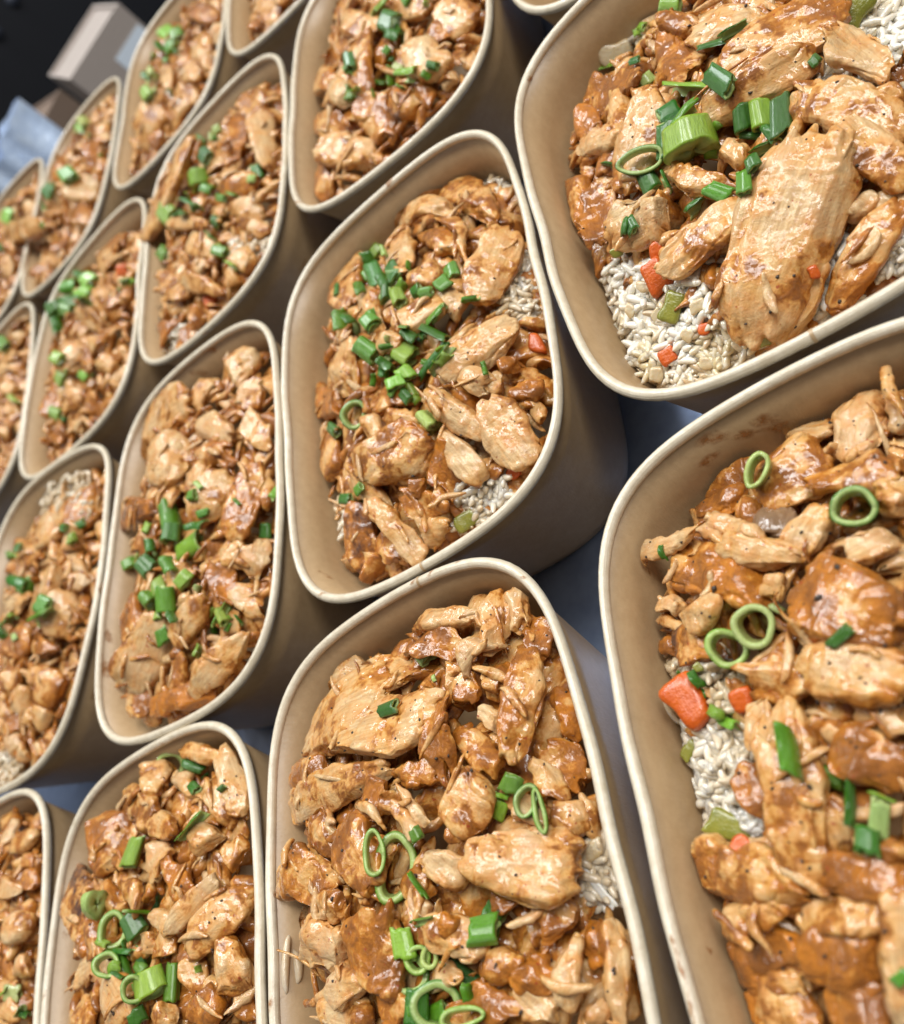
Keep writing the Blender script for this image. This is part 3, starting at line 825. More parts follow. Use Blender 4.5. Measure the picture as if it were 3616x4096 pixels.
    'H1': """S 1060 810 800 1280 150 o 9 over;T 1330 560 1500 520 110 o 2;S 1440 640 1490 920 130 c 3;T 1310 660 1340 860 100 b 2;H 1260 920 1330 1080 90 o 2;S 1230 1050 1410 1010 90 b 3;H 1250 1180 1530 1040 60 c 4;S 940 1240 1130 1240 70 o 3;
T 1330 1220 1440 1180 110 c 2;S 1040 1340 1200 1400 120 c 2;C 1300 1380 1400 1480 130 c 1;S 1010 1540 1230 1620 90 o 3;T 960 1640 1060 1580 100 c 2;T 900 1500 960 1620 90 o 1;T 1240 1520 1330 1560 110 c 1;T 1060 1720 1100 1800 80 o 1;T 890 1860 960 1800 90 b 1;T 1130 1120 1040 1200 100 o 2;T 1400 1300 1460 1230 90 c 1;T 1150 1460 1060 1500 90 c 2;T 1180 940 1230 820 100 c 1""",
    'G2': """C 860 270 1070 400 200 p 3;C 420 520 580 550 140 p 3;S 620 190 640 510 120 o 4;S 490 110 670 160 130 c 2;T 450 290 570 240 130 b 1;S 1040 50 1240 110 160 o 2;T 390 390 440 490 120 o 1;T 700 510 640 660 150 o 2;C 850 660 900 520 150 d 1;
T 340 690 610 720 120 o 1;T 620 640 760 750 160 b 2;C 410 810 690 860 180 c 2;C 390 900 430 1070 110 b 0;T 940 570 1030 500 120 b 1;T 1080 380 1130 480 110 c 1;S 840 40 990 50 110 c 2;T 720 40 700 150 110 o 1;T 770 250 690 380 120 b 0;T 500 380 560 460 110 c 1;T 960 180 1100 220 120 b 0;T 480 620 560 680 110 o 1;T 560 900 680 860 110 b 0;T 500 20 640 -30 120 o 1;T 800 -60 1000 -50 130 o 1;T 1100 -60 1250 -20 120 c 1""",
    'I1': """S 1060 60 1190 110 110 b 2;T 1100 200 1180 260 110 o 2;C 1000 380 1110 420 110 c 2;T 900 400 960 480 70 c 2;S 990 480 1090 560 90 o 2;S 900 580 760 760 120 c 3;T 930 580 1000 660 90 o 2;H 1080 520 950 720 60 o 2;T 740 800 760 880 60 o 1;T 830 740 900 790 90 b 1;T 1150 20 1220 60 90 c 2;T 1060 270 1150 350 100 c 1;T 1000 300 1040 370 80 o 1;T 1190 150 1210 230 70 c 1""",
    'J1': "T 1420 30 1540 20 90 o 1;T 1400 110 1440 150 70 b 1;T 1460 70 1560 110 80 c 1;T 1520 -40 1640 -20 90 o 1",
    'K1': """C 470 960 420 1110 130 c 4;T 300 850 370 870 80 b 1;T 530 720 590 680 70 c 2;T 470 840 570 820 80 b 1;T 340 880 320 990 70 o 1;T 500 1150 420 1230 80 o 2;S 240 1265 20 1310 90 o 8 over;T 250 1240 330 1330 90 b 1;T 270 1170 330 1120 80 c 1;T 380 1290 300 1360 70 b 1;T 540 950 580 880 60 o 1;T 560 800 600 740 50 c 1""",
    'L1': """T 580 1390 690 1350 100 o 1;S 490 1420 390 1500 80 o 2;T 540 1470 650 1430 90 c 1;C 480 1800 560 1700 120 c 3;S 590 1690 720 1620 70 o 2;T 640 1560 740 1580 80 c 2;T 310 1600 350 1680 60 c 1;T 290 1900 260 1820 80 o 1""",
    'L4': "C 420 120 480 60 110 c 3;S 350 200 330 340 70 c 2;S 240 150 220 300 60 b 1;T 430 220 520 180 90 c 2;T 260 380 240 560 80 o 1;T 460 340 560 290 80 b 2;T 380 430 330 520 80 c 1;T 290 620 270 690 60 d 0;T 410 520 480 470 80 b 1;T 340 600 400 570 60 c 1;T 500 70 590 20 80 o 1;T 400 260 440 320 70 o 2",
    'M4': """T 260 1010 350 960 110 c 2;S 420 900 340 1100 110 o 3;C 180 1120 290 1080 120 p 2;T 130 1170 200 1260 100 o 1;C 200 1370 300 1330 130 p 3;T 320 1270 400 1330 100 c 2;T 20 1480 120 1440 110 c 2;S 330 1420 240 1600 120 c 3;T 60 1270 110 1240 70 b 1;S 110 1570 60 1710 90 o 2;T 170 1640 260 1700 110 b 2;C 300 1560 360 1500 100 o 2;
T 300 1180 390 1120 90 c 1;T 40 1760 110 1830 110 o 1;T 150 1810 230 1780 100 c 2;S 280 1800 190 1960 90 o 3;T 60 1900 130 1960 110 c 1;T 230 1240 280 1180 90 c 1;T 370 1390 400 1300 70 c 2;T 150 1500 230 1430 80 c 1""",
    'M7': "T 20 100 70 170 90 b 1;S 200 150 250 30 80 c 2;T 90 210 30 260 90 c 1;T 120 60 180 120 80 o 1;T 140 270 80 330 80 c 1",
    'N1': "T 100 1110 170 1080 80 o 1;T 30 1250 110 1200 80 c 2;T 40 1400 100 1350 70 b 1;T 20 1500 70 1470 70 c 1;T 10 1600 40 1560 50 o 1;T 130 1180 180 1130 60 c 1",
    'O4': "T 50 130 110 110 80 c 2;T 20 240 80 270 90 o 2;T 70 350 100 300 70 o 1;T 20 400 70 440 80 c 1;T 20 540 70 500 80 b 1;T 10 660 50 610 60 b 1;T 90 200 120 160 60 c 1;T 10 120 40 160 60 o 1;T 0 320 40 340 70 c 2",
    'P7': """T 20 680 120 640 110 b 2;S 60 820 200 760 90 o 2;T 20 760 80 720 80 c 2;C 60 980 20 1100 120 c 3;T 140 960 180 1060 100 b 2;C 40 1230 150 1290 150 c 3;T 130 900 200 870 80 c 1;T 20 1350 90 1400 110 o 2;C 90 1530 180 1450 110 c 3;T 10 1500 60 1440 90 o 2;T 130 1650 170 1720 80 b 2;T 20 1700 100 1760 110 o 2;T 40 1620 110 1580 80 c 1;T 120 1130 180 1190 90 o 1""",
}
for key, txt in CHICKEN.items():
    for it in txt.replace("\n", "").split(";"):
        f = it.split()
        x0, y0, x1, y1, w = map(float, f[1:6])
        lay(key[0], f[0], cpx(key[1], x0, y0), cpx(key[1], x1, y1), w / CROP[key[1]][0], f[6], float(f[7]) / 1000, over=len(f) > 8)
lay('B', 'C', cpx('6', 1000, 1090), cpx('6', 1215, 1085), 190 / 1.37, 'b', .001, mushroom=True)

# rice shows through in these places (bowl, picture part, outline)
ZONES = [('A', '3', [(470, 1180), (500, 1480), (590, 1660), (700, 1760), (950, 1690), (1180, 1560), (960, 1400), (880, 1230), (700, 1180)], 120),
         ('A', '3', [(1400, 150), (1480, 0), (1900, -20), (1850, 420), (1700, 330), (1480, 260)], 70),
         ('A', '3', [(1390, 1150), (1490, 1090), (1560, 1080), (1500, 1320), (1400, 1420)], 24), ('A', '3', [(1690, 1250), (1720, 1120), (1850, 1060), (1850, 1240)], 16),
         ('A', '3', [(560, 90), (640, 0), (650, 170), (590, 200)], 12),
         ('B', '9', [(520, 150), (740, 180), (760, 280), (640, 330), (540, 280)], 26), ('B', '9', [(530, 540), (700, 540), (860, 640), (880, 940), (980, 1030), (700, 1060), (620, 960), (590, 800)], 70),
         ('B', '9', [(790, 320), (850, 330), (850, 470), (700, 400)], 10),
         ('C', '5', [(950, 880), (1240, 840), (1240, 960), (1000, 1110)], 34), ('C', '2', [(1420, 1430), (1500, 1500), (1560, 1800), (1400, 1760)], 30), ('C', '2', [(1330, 960), (1400, 980), (1400, 1080), (1340, 1060)], 8),
         ('C', '5', [(430, 960), (500, 1000), (520, 1130), (450, 1080)], 10),
         ('D', '8', [(1410, 1260), (1540, 1260), (1590, 1500), (1440, 1500)], 14),
         ('M', '4', [(225, 860), (400, 850), (380, 990), (230, 1010)], 34), ('M', '7', [(20, 300), (90, 320), (100, 420), (20, 440)], 12), ('H', '4', [(700, 130), (860, 140), (800, 240), (700, 230)], 16), ('H', '1', [(1300, 1340), (1500, 1380), (1400, 1480), (1280, 1460)], 14)]
ZPOLY = [(z[0], np.array([cpx(z[1], *p) for p in z[2]]), z[3]) for z in ZONES]


def in_poly(p, poly):
    x, y = p
    c = False
    n = len(poly)
    for i in range(n):
        (x1, y1), (x2, y2) = poly[i], poly[i - 1]
        if (y1 > y) != (y2 > y) and x < (x2 - x1) * (y - y1) / (y2 - y1) + x1:
            c = not c
    return c


def project(P):
    q = R.T @ (np.asarray(P) - CAM)
    return (PX0 + FPX * q[0] / -q[2], PY0 - FPX * q[1] / -q[2])


def near_zone(k, P):
    p = project(P)
    return any(z[0] == k and in_poly(p, z[1]) for z in ZPOLY)


# ---- the mass of smaller scraps that fills the bowls under the pieces
BV, BQ, BT, BS, nb = [], [], [], [], 0
for k in BOWLS:
    if k == 'Q':
        continue
    step = .0072
    for u in np.arange(-.084, .085, step):
        for w in np.arange(-.058, .059, step):
            uu, ww = u + rng.uniform(-.003, .003), w + rng.uniform(-.003, .003)
            s = math.hypot(uu, ww) / (float(bowl_r(k, math.atan2(ww, uu))) * .9)
            if s > .97:
                continue
            P = to_world(k, uu, ww, 0.0)
            zh = float(heap_z(k, P))
            P[2] = zh
            pp = project(P)
            if not (-250 < pp[0] < PW + 250 and -250 < pp[1] < PH + 250) or near_zone(k, P):
                continue
            small = rng.random() < .45
            L, W = (rng.uniform(.008, .018), rng.uniform(.0018, .0045)) if small else (rng.uniform(.014, .026), rng.uniform(.006, .012))
            typ = 'H' if small else rng.choice(['T', 'T', 'C'])
            hi = k in 'ABCD'
            nu, nv = (14, 16) if hi else (9, 10)
            V, sa = chicken_shape(typ, L, W, min(W * .8, rng.uniform(.003, .006)), int(rng.integers(1e5)), nu, nv)
            N = heap_normal(k, P) + rng.normal(0, .3, 3)
            X = rng.normal(0, 1, 3)
            X -= N * X.dot(N) / N.dot(N)
            X /= np.linalg.norm(X)
            N /= np.linalg.norm(N)
            Q = np.stack([X, np.cross(N, X), N], 1)
            V = inside(k, V @ Q.T + P - np.array([0, 0, rng.uniform(-.0016, .0022) if small else .0036]))
            q, t = tube_topo(nu, nv)
            BV.append(V)
            BQ.append(q + nb)
            BT.append(t + nb)
            BS.append(sa)
            nb += len(V)
_b = BVHTree.FromPolygons(np.concatenate(WORLD_V + [np.concatenate(BV)]).tolist(),
                          np.concatenate(WORLD_T + [x[:, [0, 1, 2]] + WORLD_N[0] for x in BQ] + [x[:, [0, 2, 3]] + WORLD_N[0] for x in BQ]).tolist(), all_triangles=True)
for k, cnt in (('A', 45), ('B', 70), ('C', 100), ('D', 90), ('E', 110), ('F', 90), ('G', 60), ('H', 80), ('L', 50), ('M', 70), ('I', 40), ('K', 30), ('P', 50)):
    done = 0
    while done < cnt:
        done += 1
        u, w = rng.uniform(-.08, .08), rng.uniform(-.055, .055)
        if math.hypot(u, w) > float(bowl_r(k, math.atan2(w, u))) * .86:
            continue
        P = to_world(k, u, w, .12)
        pp = project(P - np.array([0, 0, .06]))
        if not (-100 < pp[0] < PW + 100 and -100 < pp[1] < PH + 100):
            continue
        h = _b.ray_cast(Vector(P), Vector((0, 0, -1)))
        if h[0] is None or h[0][2] < .025:
            continue
        P = np.array(h[0])
        N = np.array(h[1])
        N = N * (1 if N[2] > 0 else -1) + np.array([0, 0, .8]) + rng.normal(0, .15, 3)
        N /= np.linalg.norm(N)
        X = rng.normal(0, 1, 3)
        X -= N * X.dot(N)
        X /= np.linalg.norm(X)
        L, W = rng.uniform(.005, .016), rng.uniform(.0009, .0028)
        V, sa = chicken_shape('H' if rng.random() < .7 else 'T', L, W, W * .7, int(rng.integers(1e5)), 12, 9)
        V = inside(k, V @ np.stack([X, np.cross(N, X), N], 1).T + P + N * W * .15)
        q, t = tube_topo(12, 9)
        BV.append(V)
        BQ.append(q + nb)
        BT.append(t + nb)
        BS.append(sa + rng.uniform(-.75, .15))
        nb += len(V)
BV, BQ, BT = np.concatenate(BV), np.concatenate(BQ), np.concatenate(BT)
bed = obj('chicken_scraps', new_mesh('chicken_scraps', BV, BQ, BT, {'sauce': np.concatenate(BS)}, (M_CHICK,)), kind='stuff', label='small scraps of sauced chicken packed under the larger pieces', cat='chicken scraps')
bed.color = (.24, .08, 0, 1)
collide(BV, BQ, BT, 'bed')

# ---- rice
def grain_mesh(seed):
    nu, nv = 9, 8
    r = np.random.default_rng(seed)
    t = (np.arange(nu) + .5) / nu
    m = -np.cos(math.pi * t)
    rad = np.maximum(1 - np.abs(m) ** 3.2, 0) ** .5
    ph = np.linspace(0, 2 * math.pi, nv, endpoint=False)
    L, W = .0074 * r.uniform(.75, 1.1), .0022 * r.uniform(.85, 1.2)
    P = np.stack([np.broadcast_to((m * L / 2)[:, None], (nu, nv)), W / 2 * rad[:, None] * np.cos(ph)[None] + (r.uniform(-.9, .9) * .001 * (m * m))[:, None], W / 2 * .9 * rad[:, None] * np.sin(ph)[None]], -1)
    P = P * (1 + .10 * noise3(P / .0016, seed)[..., None])
    return np.concatenate([P.reshape(-1, 3), [[-L / 2, P[0, :, 1].mean(), 0], [L / 2, P[-1, :, 1].mean(), 0]]])


GV = [grain_mesh(i) for i in range(6)]
gq, gt = tube_topo(9, 8)
GM = [new_mesh('rice_grain', v, gq, gt, {'stain': np.zeros(len(v))}, (M_RICE,)) for v in GV]
RV, RQ, RT, RS, rn = [], [], [], [], 0
ZNAME = {0: 'below the broad chicken slice in the top right bowl', 1: 'in the upper right corner of the top right bowl', 2: 'right of the broad chicken slice in the top right bowl', 3: 'at the right rim of the top right bowl',
         4: 'at the upper left of the top right bowl', 5: 'above the carrot in the bottom right bowl', 6: 'between carrot and celery in the bottom right bowl', 7: 'beside the carrot in the bottom right bowl',
         8: 'along the lower right rim of the centre bowl', 9: 'along the right rim of the centre bowl', 10: 'in the upper right corner of the centre bowl', 11: 'at the lower left wall of the centre bowl',
         12: 'at the right rim of the bottom middle bowl', 13: 'at the upper end of the left edge bowl', 14: 'at the lower end of the left edge bowl', 15: 'at the bottom tip of the bowl left of the top middle bowl', 16: 'on the right side of the bowl left of the top middle bowl'}


def rand_q(flat=.24):
    N = np.array([0, 0, 1.0]) + rng.normal(0, flat, 3)
    N /= np.linalg.norm(N)
    X = rng.normal(0, 1, 3)
    X -= N * X.dot(N) * .8
    X /= np.linalg.norm(X)
    Y = np.cross(N, X)
    Y /= np.linalg.norm(Y)
    return np.stack([X, Y, np.cross(X, Y)], 1)


n_grain = 0
for zi, (k, poly, cnt) in enumerate(ZPOLY):
    lo, hi_ = poly.min(0), poly.max(0)
    for layer in range(3):
        done = 0
        while done < cnt * (1.6 if layer == 0 else 3.0):
            p = rng.uniform(lo - 12 * layer, hi_ + 12 * layer)
            if layer == 0 and not in_poly(p, poly):
                done += .2
                continue
            done += 1
            P = heap_hit(k, p, -.0002 - .0012 * layer + (.006 if zi == 13 else 0))
            cl = noise3(np.array([[P[0] / .008, P[1] / .008, 3.3]]), 5)[0]          # clumps
            P[2] += (.0018 * cl + rng.uniform(-.0006, .0008)) if layer == 0 else rng.uniform(-.001, .0005)
            if P[2] < .012:
                continue
            Q = rand_q()
            gi = int(rng.integers(6))
            st = float(np.clip((.40 if k == 'B' else .52) + 1.0 * noise3(np.array([[P[0] / .010, P[1] / .010, 9.1]]), 8)[0] + rng.uniform(-.2, .2), 0, 1))
            W = inside(k, GV[gi] @ Q.T + P, .0008)
            if layer == 0 and n_grain < 296:
                n_grain += 1
                c = W.mean(0)
                mw = Matrix(Q.tolist()).to_4x4()
                mw.translation = Vector(c)
                white = st < .3
                o = obj('rice_grain', GM[gi], matrix=mw, cat='rice grain', group='loose rice grains ' + ZNAME[zi],
                        label=('white' if white else 'sauce tinted') + ' cooked rice grain ' + ZNAME[zi])
                b = 1 - st * .55
                o.color = (.76 * (1 - .25 * st), .72 * (1 - .36 * st), .63 * (1 - .60 * st), 1)
                collide(W, gq, gt, 'rice')
            else:
                RV.append(W)
                RQ.append(gq + rn)
                RT.append(gt + rn)
                RS.append(np.full(len(W), st))
                rn += len(W)
# sticky starch between the grains closes the deeper gaps
for zi, (k, poly, cnt) in enumerate(ZPOLY):
    H = np.array([heap_hit(k, p) for p in poly])
    U, Wl = to_local(k, H)
    gu, gw = np.meshgrid(np.arange(U.min() - .004, U.max() + .004, .0009), np.arange(Wl.min() - .004, Wl.max() + .004, .0009), indexing='ij')
    P = to_world(k, gu, gw, np.zeros_like(gu))
    P[..., 2] = heap_z(k, P) - .0009 + .0018 * noise3(np.stack([P[..., 0] / .008, P[..., 1] / .008, np.full_like(gu, 3.3)], -1), 5) + .0008 * noise3(np.stack([P[..., 0] / .0026, P[..., 1] / .0026, np.full_like(gu, 1.3)], -1), 6)
    q_ = (P - CAM) @ R
    X_, Y_ = PX0 + FPX * q_[..., 0] / -q_[..., 2], PY0 - FPX * q_[..., 1] / -q_[..., 2]
    ins = np.zeros(gu.shape, bool)
    for a_ in range(len(poly)):
        (x1, y1), (x2, y2) = poly[a_], poly[a_ - 1]
        ins ^= ((y1 > Y_) != (y2 > Y_)) & (X_ < (x2 - x1) * (Y_ - y1) / (y2 - y1 + 1e-9) + x1)
    rr_ = np.hypot(gu, gw)
    ins &= rr_ < bowl_r(k, np.arctan2(gw, gu)) * wall_scale(P[..., 2]) - .004
    idx = np.arange(gu.size).reshape(gu.shape)
    full = ins[:-1, :-1] & ins[1:, :-1] & ins[1:, 1:] & ins[:-1, 1:]
    Q_ = np.stack([idx[:-1, :-1], idx[1:, :-1], idx[1:, 1:], idx[:-1, 1:]], -1)[full]
    if not len(Q_):
        continue
    use, inv = np.unique(Q_, return_inverse=True)
    RV.append(P.reshape(-1, 3)[use])
    RQ.append(inv.reshape(-1, 4) + rn)
    RT.append(np.zeros((0, 3), int))
    RS.append(np.clip(.55 + .85 * noise3(np.stack([RV[-1][:, 0] / .010, RV[-1][:, 1] / .010, np.full(len(use), 9.1)], -1), 8), 0, 1))
    rn += len(use)
RV, RQ, RT = np.concatenate(RV), np.concatenate(RQ), np.concatenate(RT)
o = obj('cooked_rice', new_mesh('cooked_rice', RV, RQ, RT, {'stain': np.concatenate(RS)}, (M_RICE,)), kind='stuff', label='packed cooked rice under the chicken', cat='rice')
o.color = (.70, .62, .48, 1)
collide(RV, RQ, RT, 'rice')


# ------------------------------------------------------------------ what lies on top: found by casting a ray on the finished heap
def build_bvh():
    V = np.concatenate(WORLD_V)
    T = np.concatenate(WORLD_T)
    return BVHTree.FromPolygons(V.tolist(), T.tolist(), all_triangles=True)


BVH = build_bvh()
TAGS = np.repeat(np.arange(len(WORLD_K)), [n for n, _ in WORLD_K])


def hit_px(px):
    d = ray(px)
    h = BVH.ray_cast(Vector(CAM), Vector(d).normalized())
    if h[0] is None:
        return None
    n = np.array(h[1])
    if n.dot(d) > 0:
        n = -n
    return np.array(h[0]), n, WORLD_K[TAGS[h[2]]][1]


def soft_hit(px, rad):
    """mean surface point and normal about a pixel"""
    P, N = [], []
    for i in range(9):
        a = i * 2.4
        q = hit_px((px[0] + rad * .5 * math.cos(a) * (i > 0), px[1] + rad * .5 * math.sin(a) * (i > 0)))
        if q is not None and q[0][2] > .01:
            P.append(q[0])
            N.append(q[1])
    if not P:
        return None
    h0 = hit_px(px)
    n = np.mean(N, 0) + np.array([0, 0, .35])
    n /= np.linalg.norm(n)
    P = np.array(P)
    c = h0[0] if h0 is not None else P.mean(0)
    return c, n, np.max((P - c) @ n)


# ---- scallions
GREEN = {'d': (.046, .185, .008), 'm': (.115, .30, .012), 'b': (.27, .45, .034), 'p': (.46, .55, .16), 't': (.046, .175, .024), 'w': (.60, .70, .34)}


def scallion_tube(L, rx, ry, wall, open_=0.0, seed=0, slant=0.0, crush=1.0):
    """hollow tube along x; walls of real thickness; open_ radians are cut away"""
    nu = int(np.clip(L / .0007, 6, 16))
    nv = 36
    ph = np.linspace(0, 2 * math.pi - open_, nv, endpoint=open_ > 0)
    x = np.linspace(-.5, .5, nu)
    prof = [(xx, 0.0, 0.0) for xx in x] + [(.5, wall * .5, 1.0), ]
    inner_n = 6
    prof += [(xx, wall, 1.0) for xx in np.linspace(.5, -.5, inner_n)] + [(-.5, wall * .5, 1.0)]
    m = len(prof)
    V, inn, fl = [], [], []
    wob = 1 + .10 * n1(ph * 1.3, seed) * np.sin((ph) / 2 if open_ else ph * 0 + 1)
    if not open_:
        wob = 1 + crush * (.13 * np.sin(2 * ph + seed) + .09 * np.sin(3 * ph + seed * 2) + .03 * np.sin(5 * ph + seed * 3))
    for xx, din, a in prof:
        X = xx * L + slant * np.cos(ph) * rx + .13 * L * n1(ph * 1.5 + 9 * (xx > 0), seed + 3) * abs(xx) * 2
        fl_w = 1 + .06 * xx * 2
        V.append(np.stack([X, (rx * wob * fl_w - din) * np.cos(ph), (ry * wob * fl_w - din) * np.sin(ph)], -1))
        inn.append(np.full(nv, a))
        fl.append(np.stack([ph, np.full(nv, xx), np.full(nv, seed % 17)], -1))
    V = np.concatenate(V)
    i = np.arange(m)[:, None]
    nj = nv if not open_ else nv - 1
    j = np.arange(nj)[None, :]
    q = np.stack(np.broadcast_arrays(i * nv + j, i * nv + (j + 1) % nv, (i + 1) % m * nv + (j + 1) % nv, (i + 1) % m * nv + j), -1).reshape(-1, 4)
    t = []
    if open_:
        for col in (0, nv - 1):
            ring = [a * nv + col for a in range(m)]
            h = m // 2
            for a in range(1, m - 1):
                t.append((ring[0], ring[a], ring[a + 1]) if col else (ring[0], ring[a + 1], ring[a]))
    return V, q[:, ::-1], np.array(t, int).reshape(-1, 3), np.concatenate(inn), np.concatenate(fl)


SCAL = []


def add_scallion(kind, k, p0, p1, w, g, seed):
    p0, p1 = np.array(p0), np.array(p1)
    mid = (p0 + p1) / 2
    h = soft_hit(mid, w)
    if h is None:
        return
    c, n, up = h
    t = np.linalg.norm(c - CAM)
    sc_ = t / FPX
    r = np.random.default_rng(seed)

    def flat(p):                                   # pixel to the plane through the resting place
        d = ray(p)
        return CAM + d * ((c - CAM).dot(n) / d.dot(n))
    if kind in 'RO':                               # a ring seen through its hole: p1-p0 carries the two radii in px
        rx, ry = p1[0] * sc_, p1[1] * sc_
        ang = p1[2] if len(p1) > 2 else 0
    if kind in 'RO':
        raise ValueError
    A, B = flat(p0), flat(p1)
    X = B - A
    L = float(np.clip(np.linalg.norm(X), .002, np.linalg.norm(p1 - p0) * sc_ * 1.5))
    X /= max(np.linalg.norm(X), 1e-6)
    Y = np.cross(n, X)
    Y /= np.linalg.norm(Y)
    N = np.cross(X, Y)
    D = w * sc_
    if kind == 'T':
        rx, ry = D * .5, D * .5 * r.uniform(.38, .80)
        V, q, tr, inn, fl = scallion_tube(L, rx, ry, min(.0008, D * .14), 0, seed, r.uniform(-.25, .25))
    elif kind == 'P':                              # pale stem with a solid looking heart
        rx, ry = D * .5, D * .46
        V, q, tr, inn, fl = scallion_tube(L, rx, ry, D * .42, 0, seed, .05)
    else:                                          # 'L': a leaf strip, curled
        rx, ry = D * .55, D * .40
        V, q, tr, inn, fl = scallion_tube(L, rx, ry, min(.0007, D * .16), r.uniform(2.3, 3.6), seed, r.uniform(-.3, .3))
        a = math.pi - 0 * seed
        o_ = -(math.pi / 2) + r.uniform(-.4, .4)
        V = V @ np.array([[1, 0, 0], [0, math.cos(o_), math.sin(o_)], [0, -math.sin(o_), math.cos(o_)]])
        V[:, 2] += .0006 * np.sin(V[:, 0] / L * 5 + seed)
        V[:, 2] -= V[:, 2].mean() + ry * .5
    finish(kind, k, V, q, tr, inn, fl, np.stack([X, Y, N], 1), c + N * (ry * .72 + max(0, min(up, .0015))), g, mid, L, D, seed)


def add_ring(k, cen, rx, ry, ang, length, g, seed, wall=.0009):
    """ring lying with its hole towards the viewer; radii in photo px"""
    h = soft_hit(cen, max(rx, ry) * 1.4)
    if h is None:
        return
    c, n, up = h
    t = np.linalg.norm(c - CAM)
    sc_ = t / FPX
    view = (CAM - c) / t
    a = math.radians(ang)
    ex = R @ np.array([math.cos(a), -math.sin(a), 0])
    ey = np.cross(view, ex)
    big, small = (rx, ry)
    rr = np.random.default_rng(seed)
    ax = view * .78 + n * .40
    ax /= np.linalg.norm(ax)
    ex = ex - ax * ex.dot(ax)
    ex /= np.linalg.norm(ex)
    ey = np.cross(ax, ex)
    V, q, tr, inn, fl = scallion_tube(length, big * sc_, small * sc_, max(.0010, min(big, small) * sc_ * .33), 0, seed, rr.uniform(-.1, .1), .45)
    finish('R', k, V, q, tr, inn, fl, np.stack([ax, ex, ey], 1), c + n * (length * .5 + max(0, min(up, .0015)) * .6), g, np.array(cen), length, big * sc_ * 2, seed)


def finish(kind, k, V, q, tr, inn, fl, Q, c, g, px, L, D, seed):
    me = new_mesh('scallion', V, q, tr, {'inner': inn, 'flow': fl}, (M_SCAL,))
    mw = Matrix(Q.tolist()).to_4x4()
    mw.translation = Vector(c)
    name = {'T': 'scallion_tube', 'P': 'scallion_slice', 'L': 'scallion_strip', 'R': 'scallion_ring'}[kind]
    o = obj(name, me, matrix=mw)
    col = np.array(GREEN[g]) * np.random.default_rng(seed).uniform(.85, 1.15, 3)
    o.color = (*np.clip(col, 0, 1), 1)
    SCAL.append(dict(o=o, k=k, kind=kind, g=g, px=px, L=L, W=D, name=name))


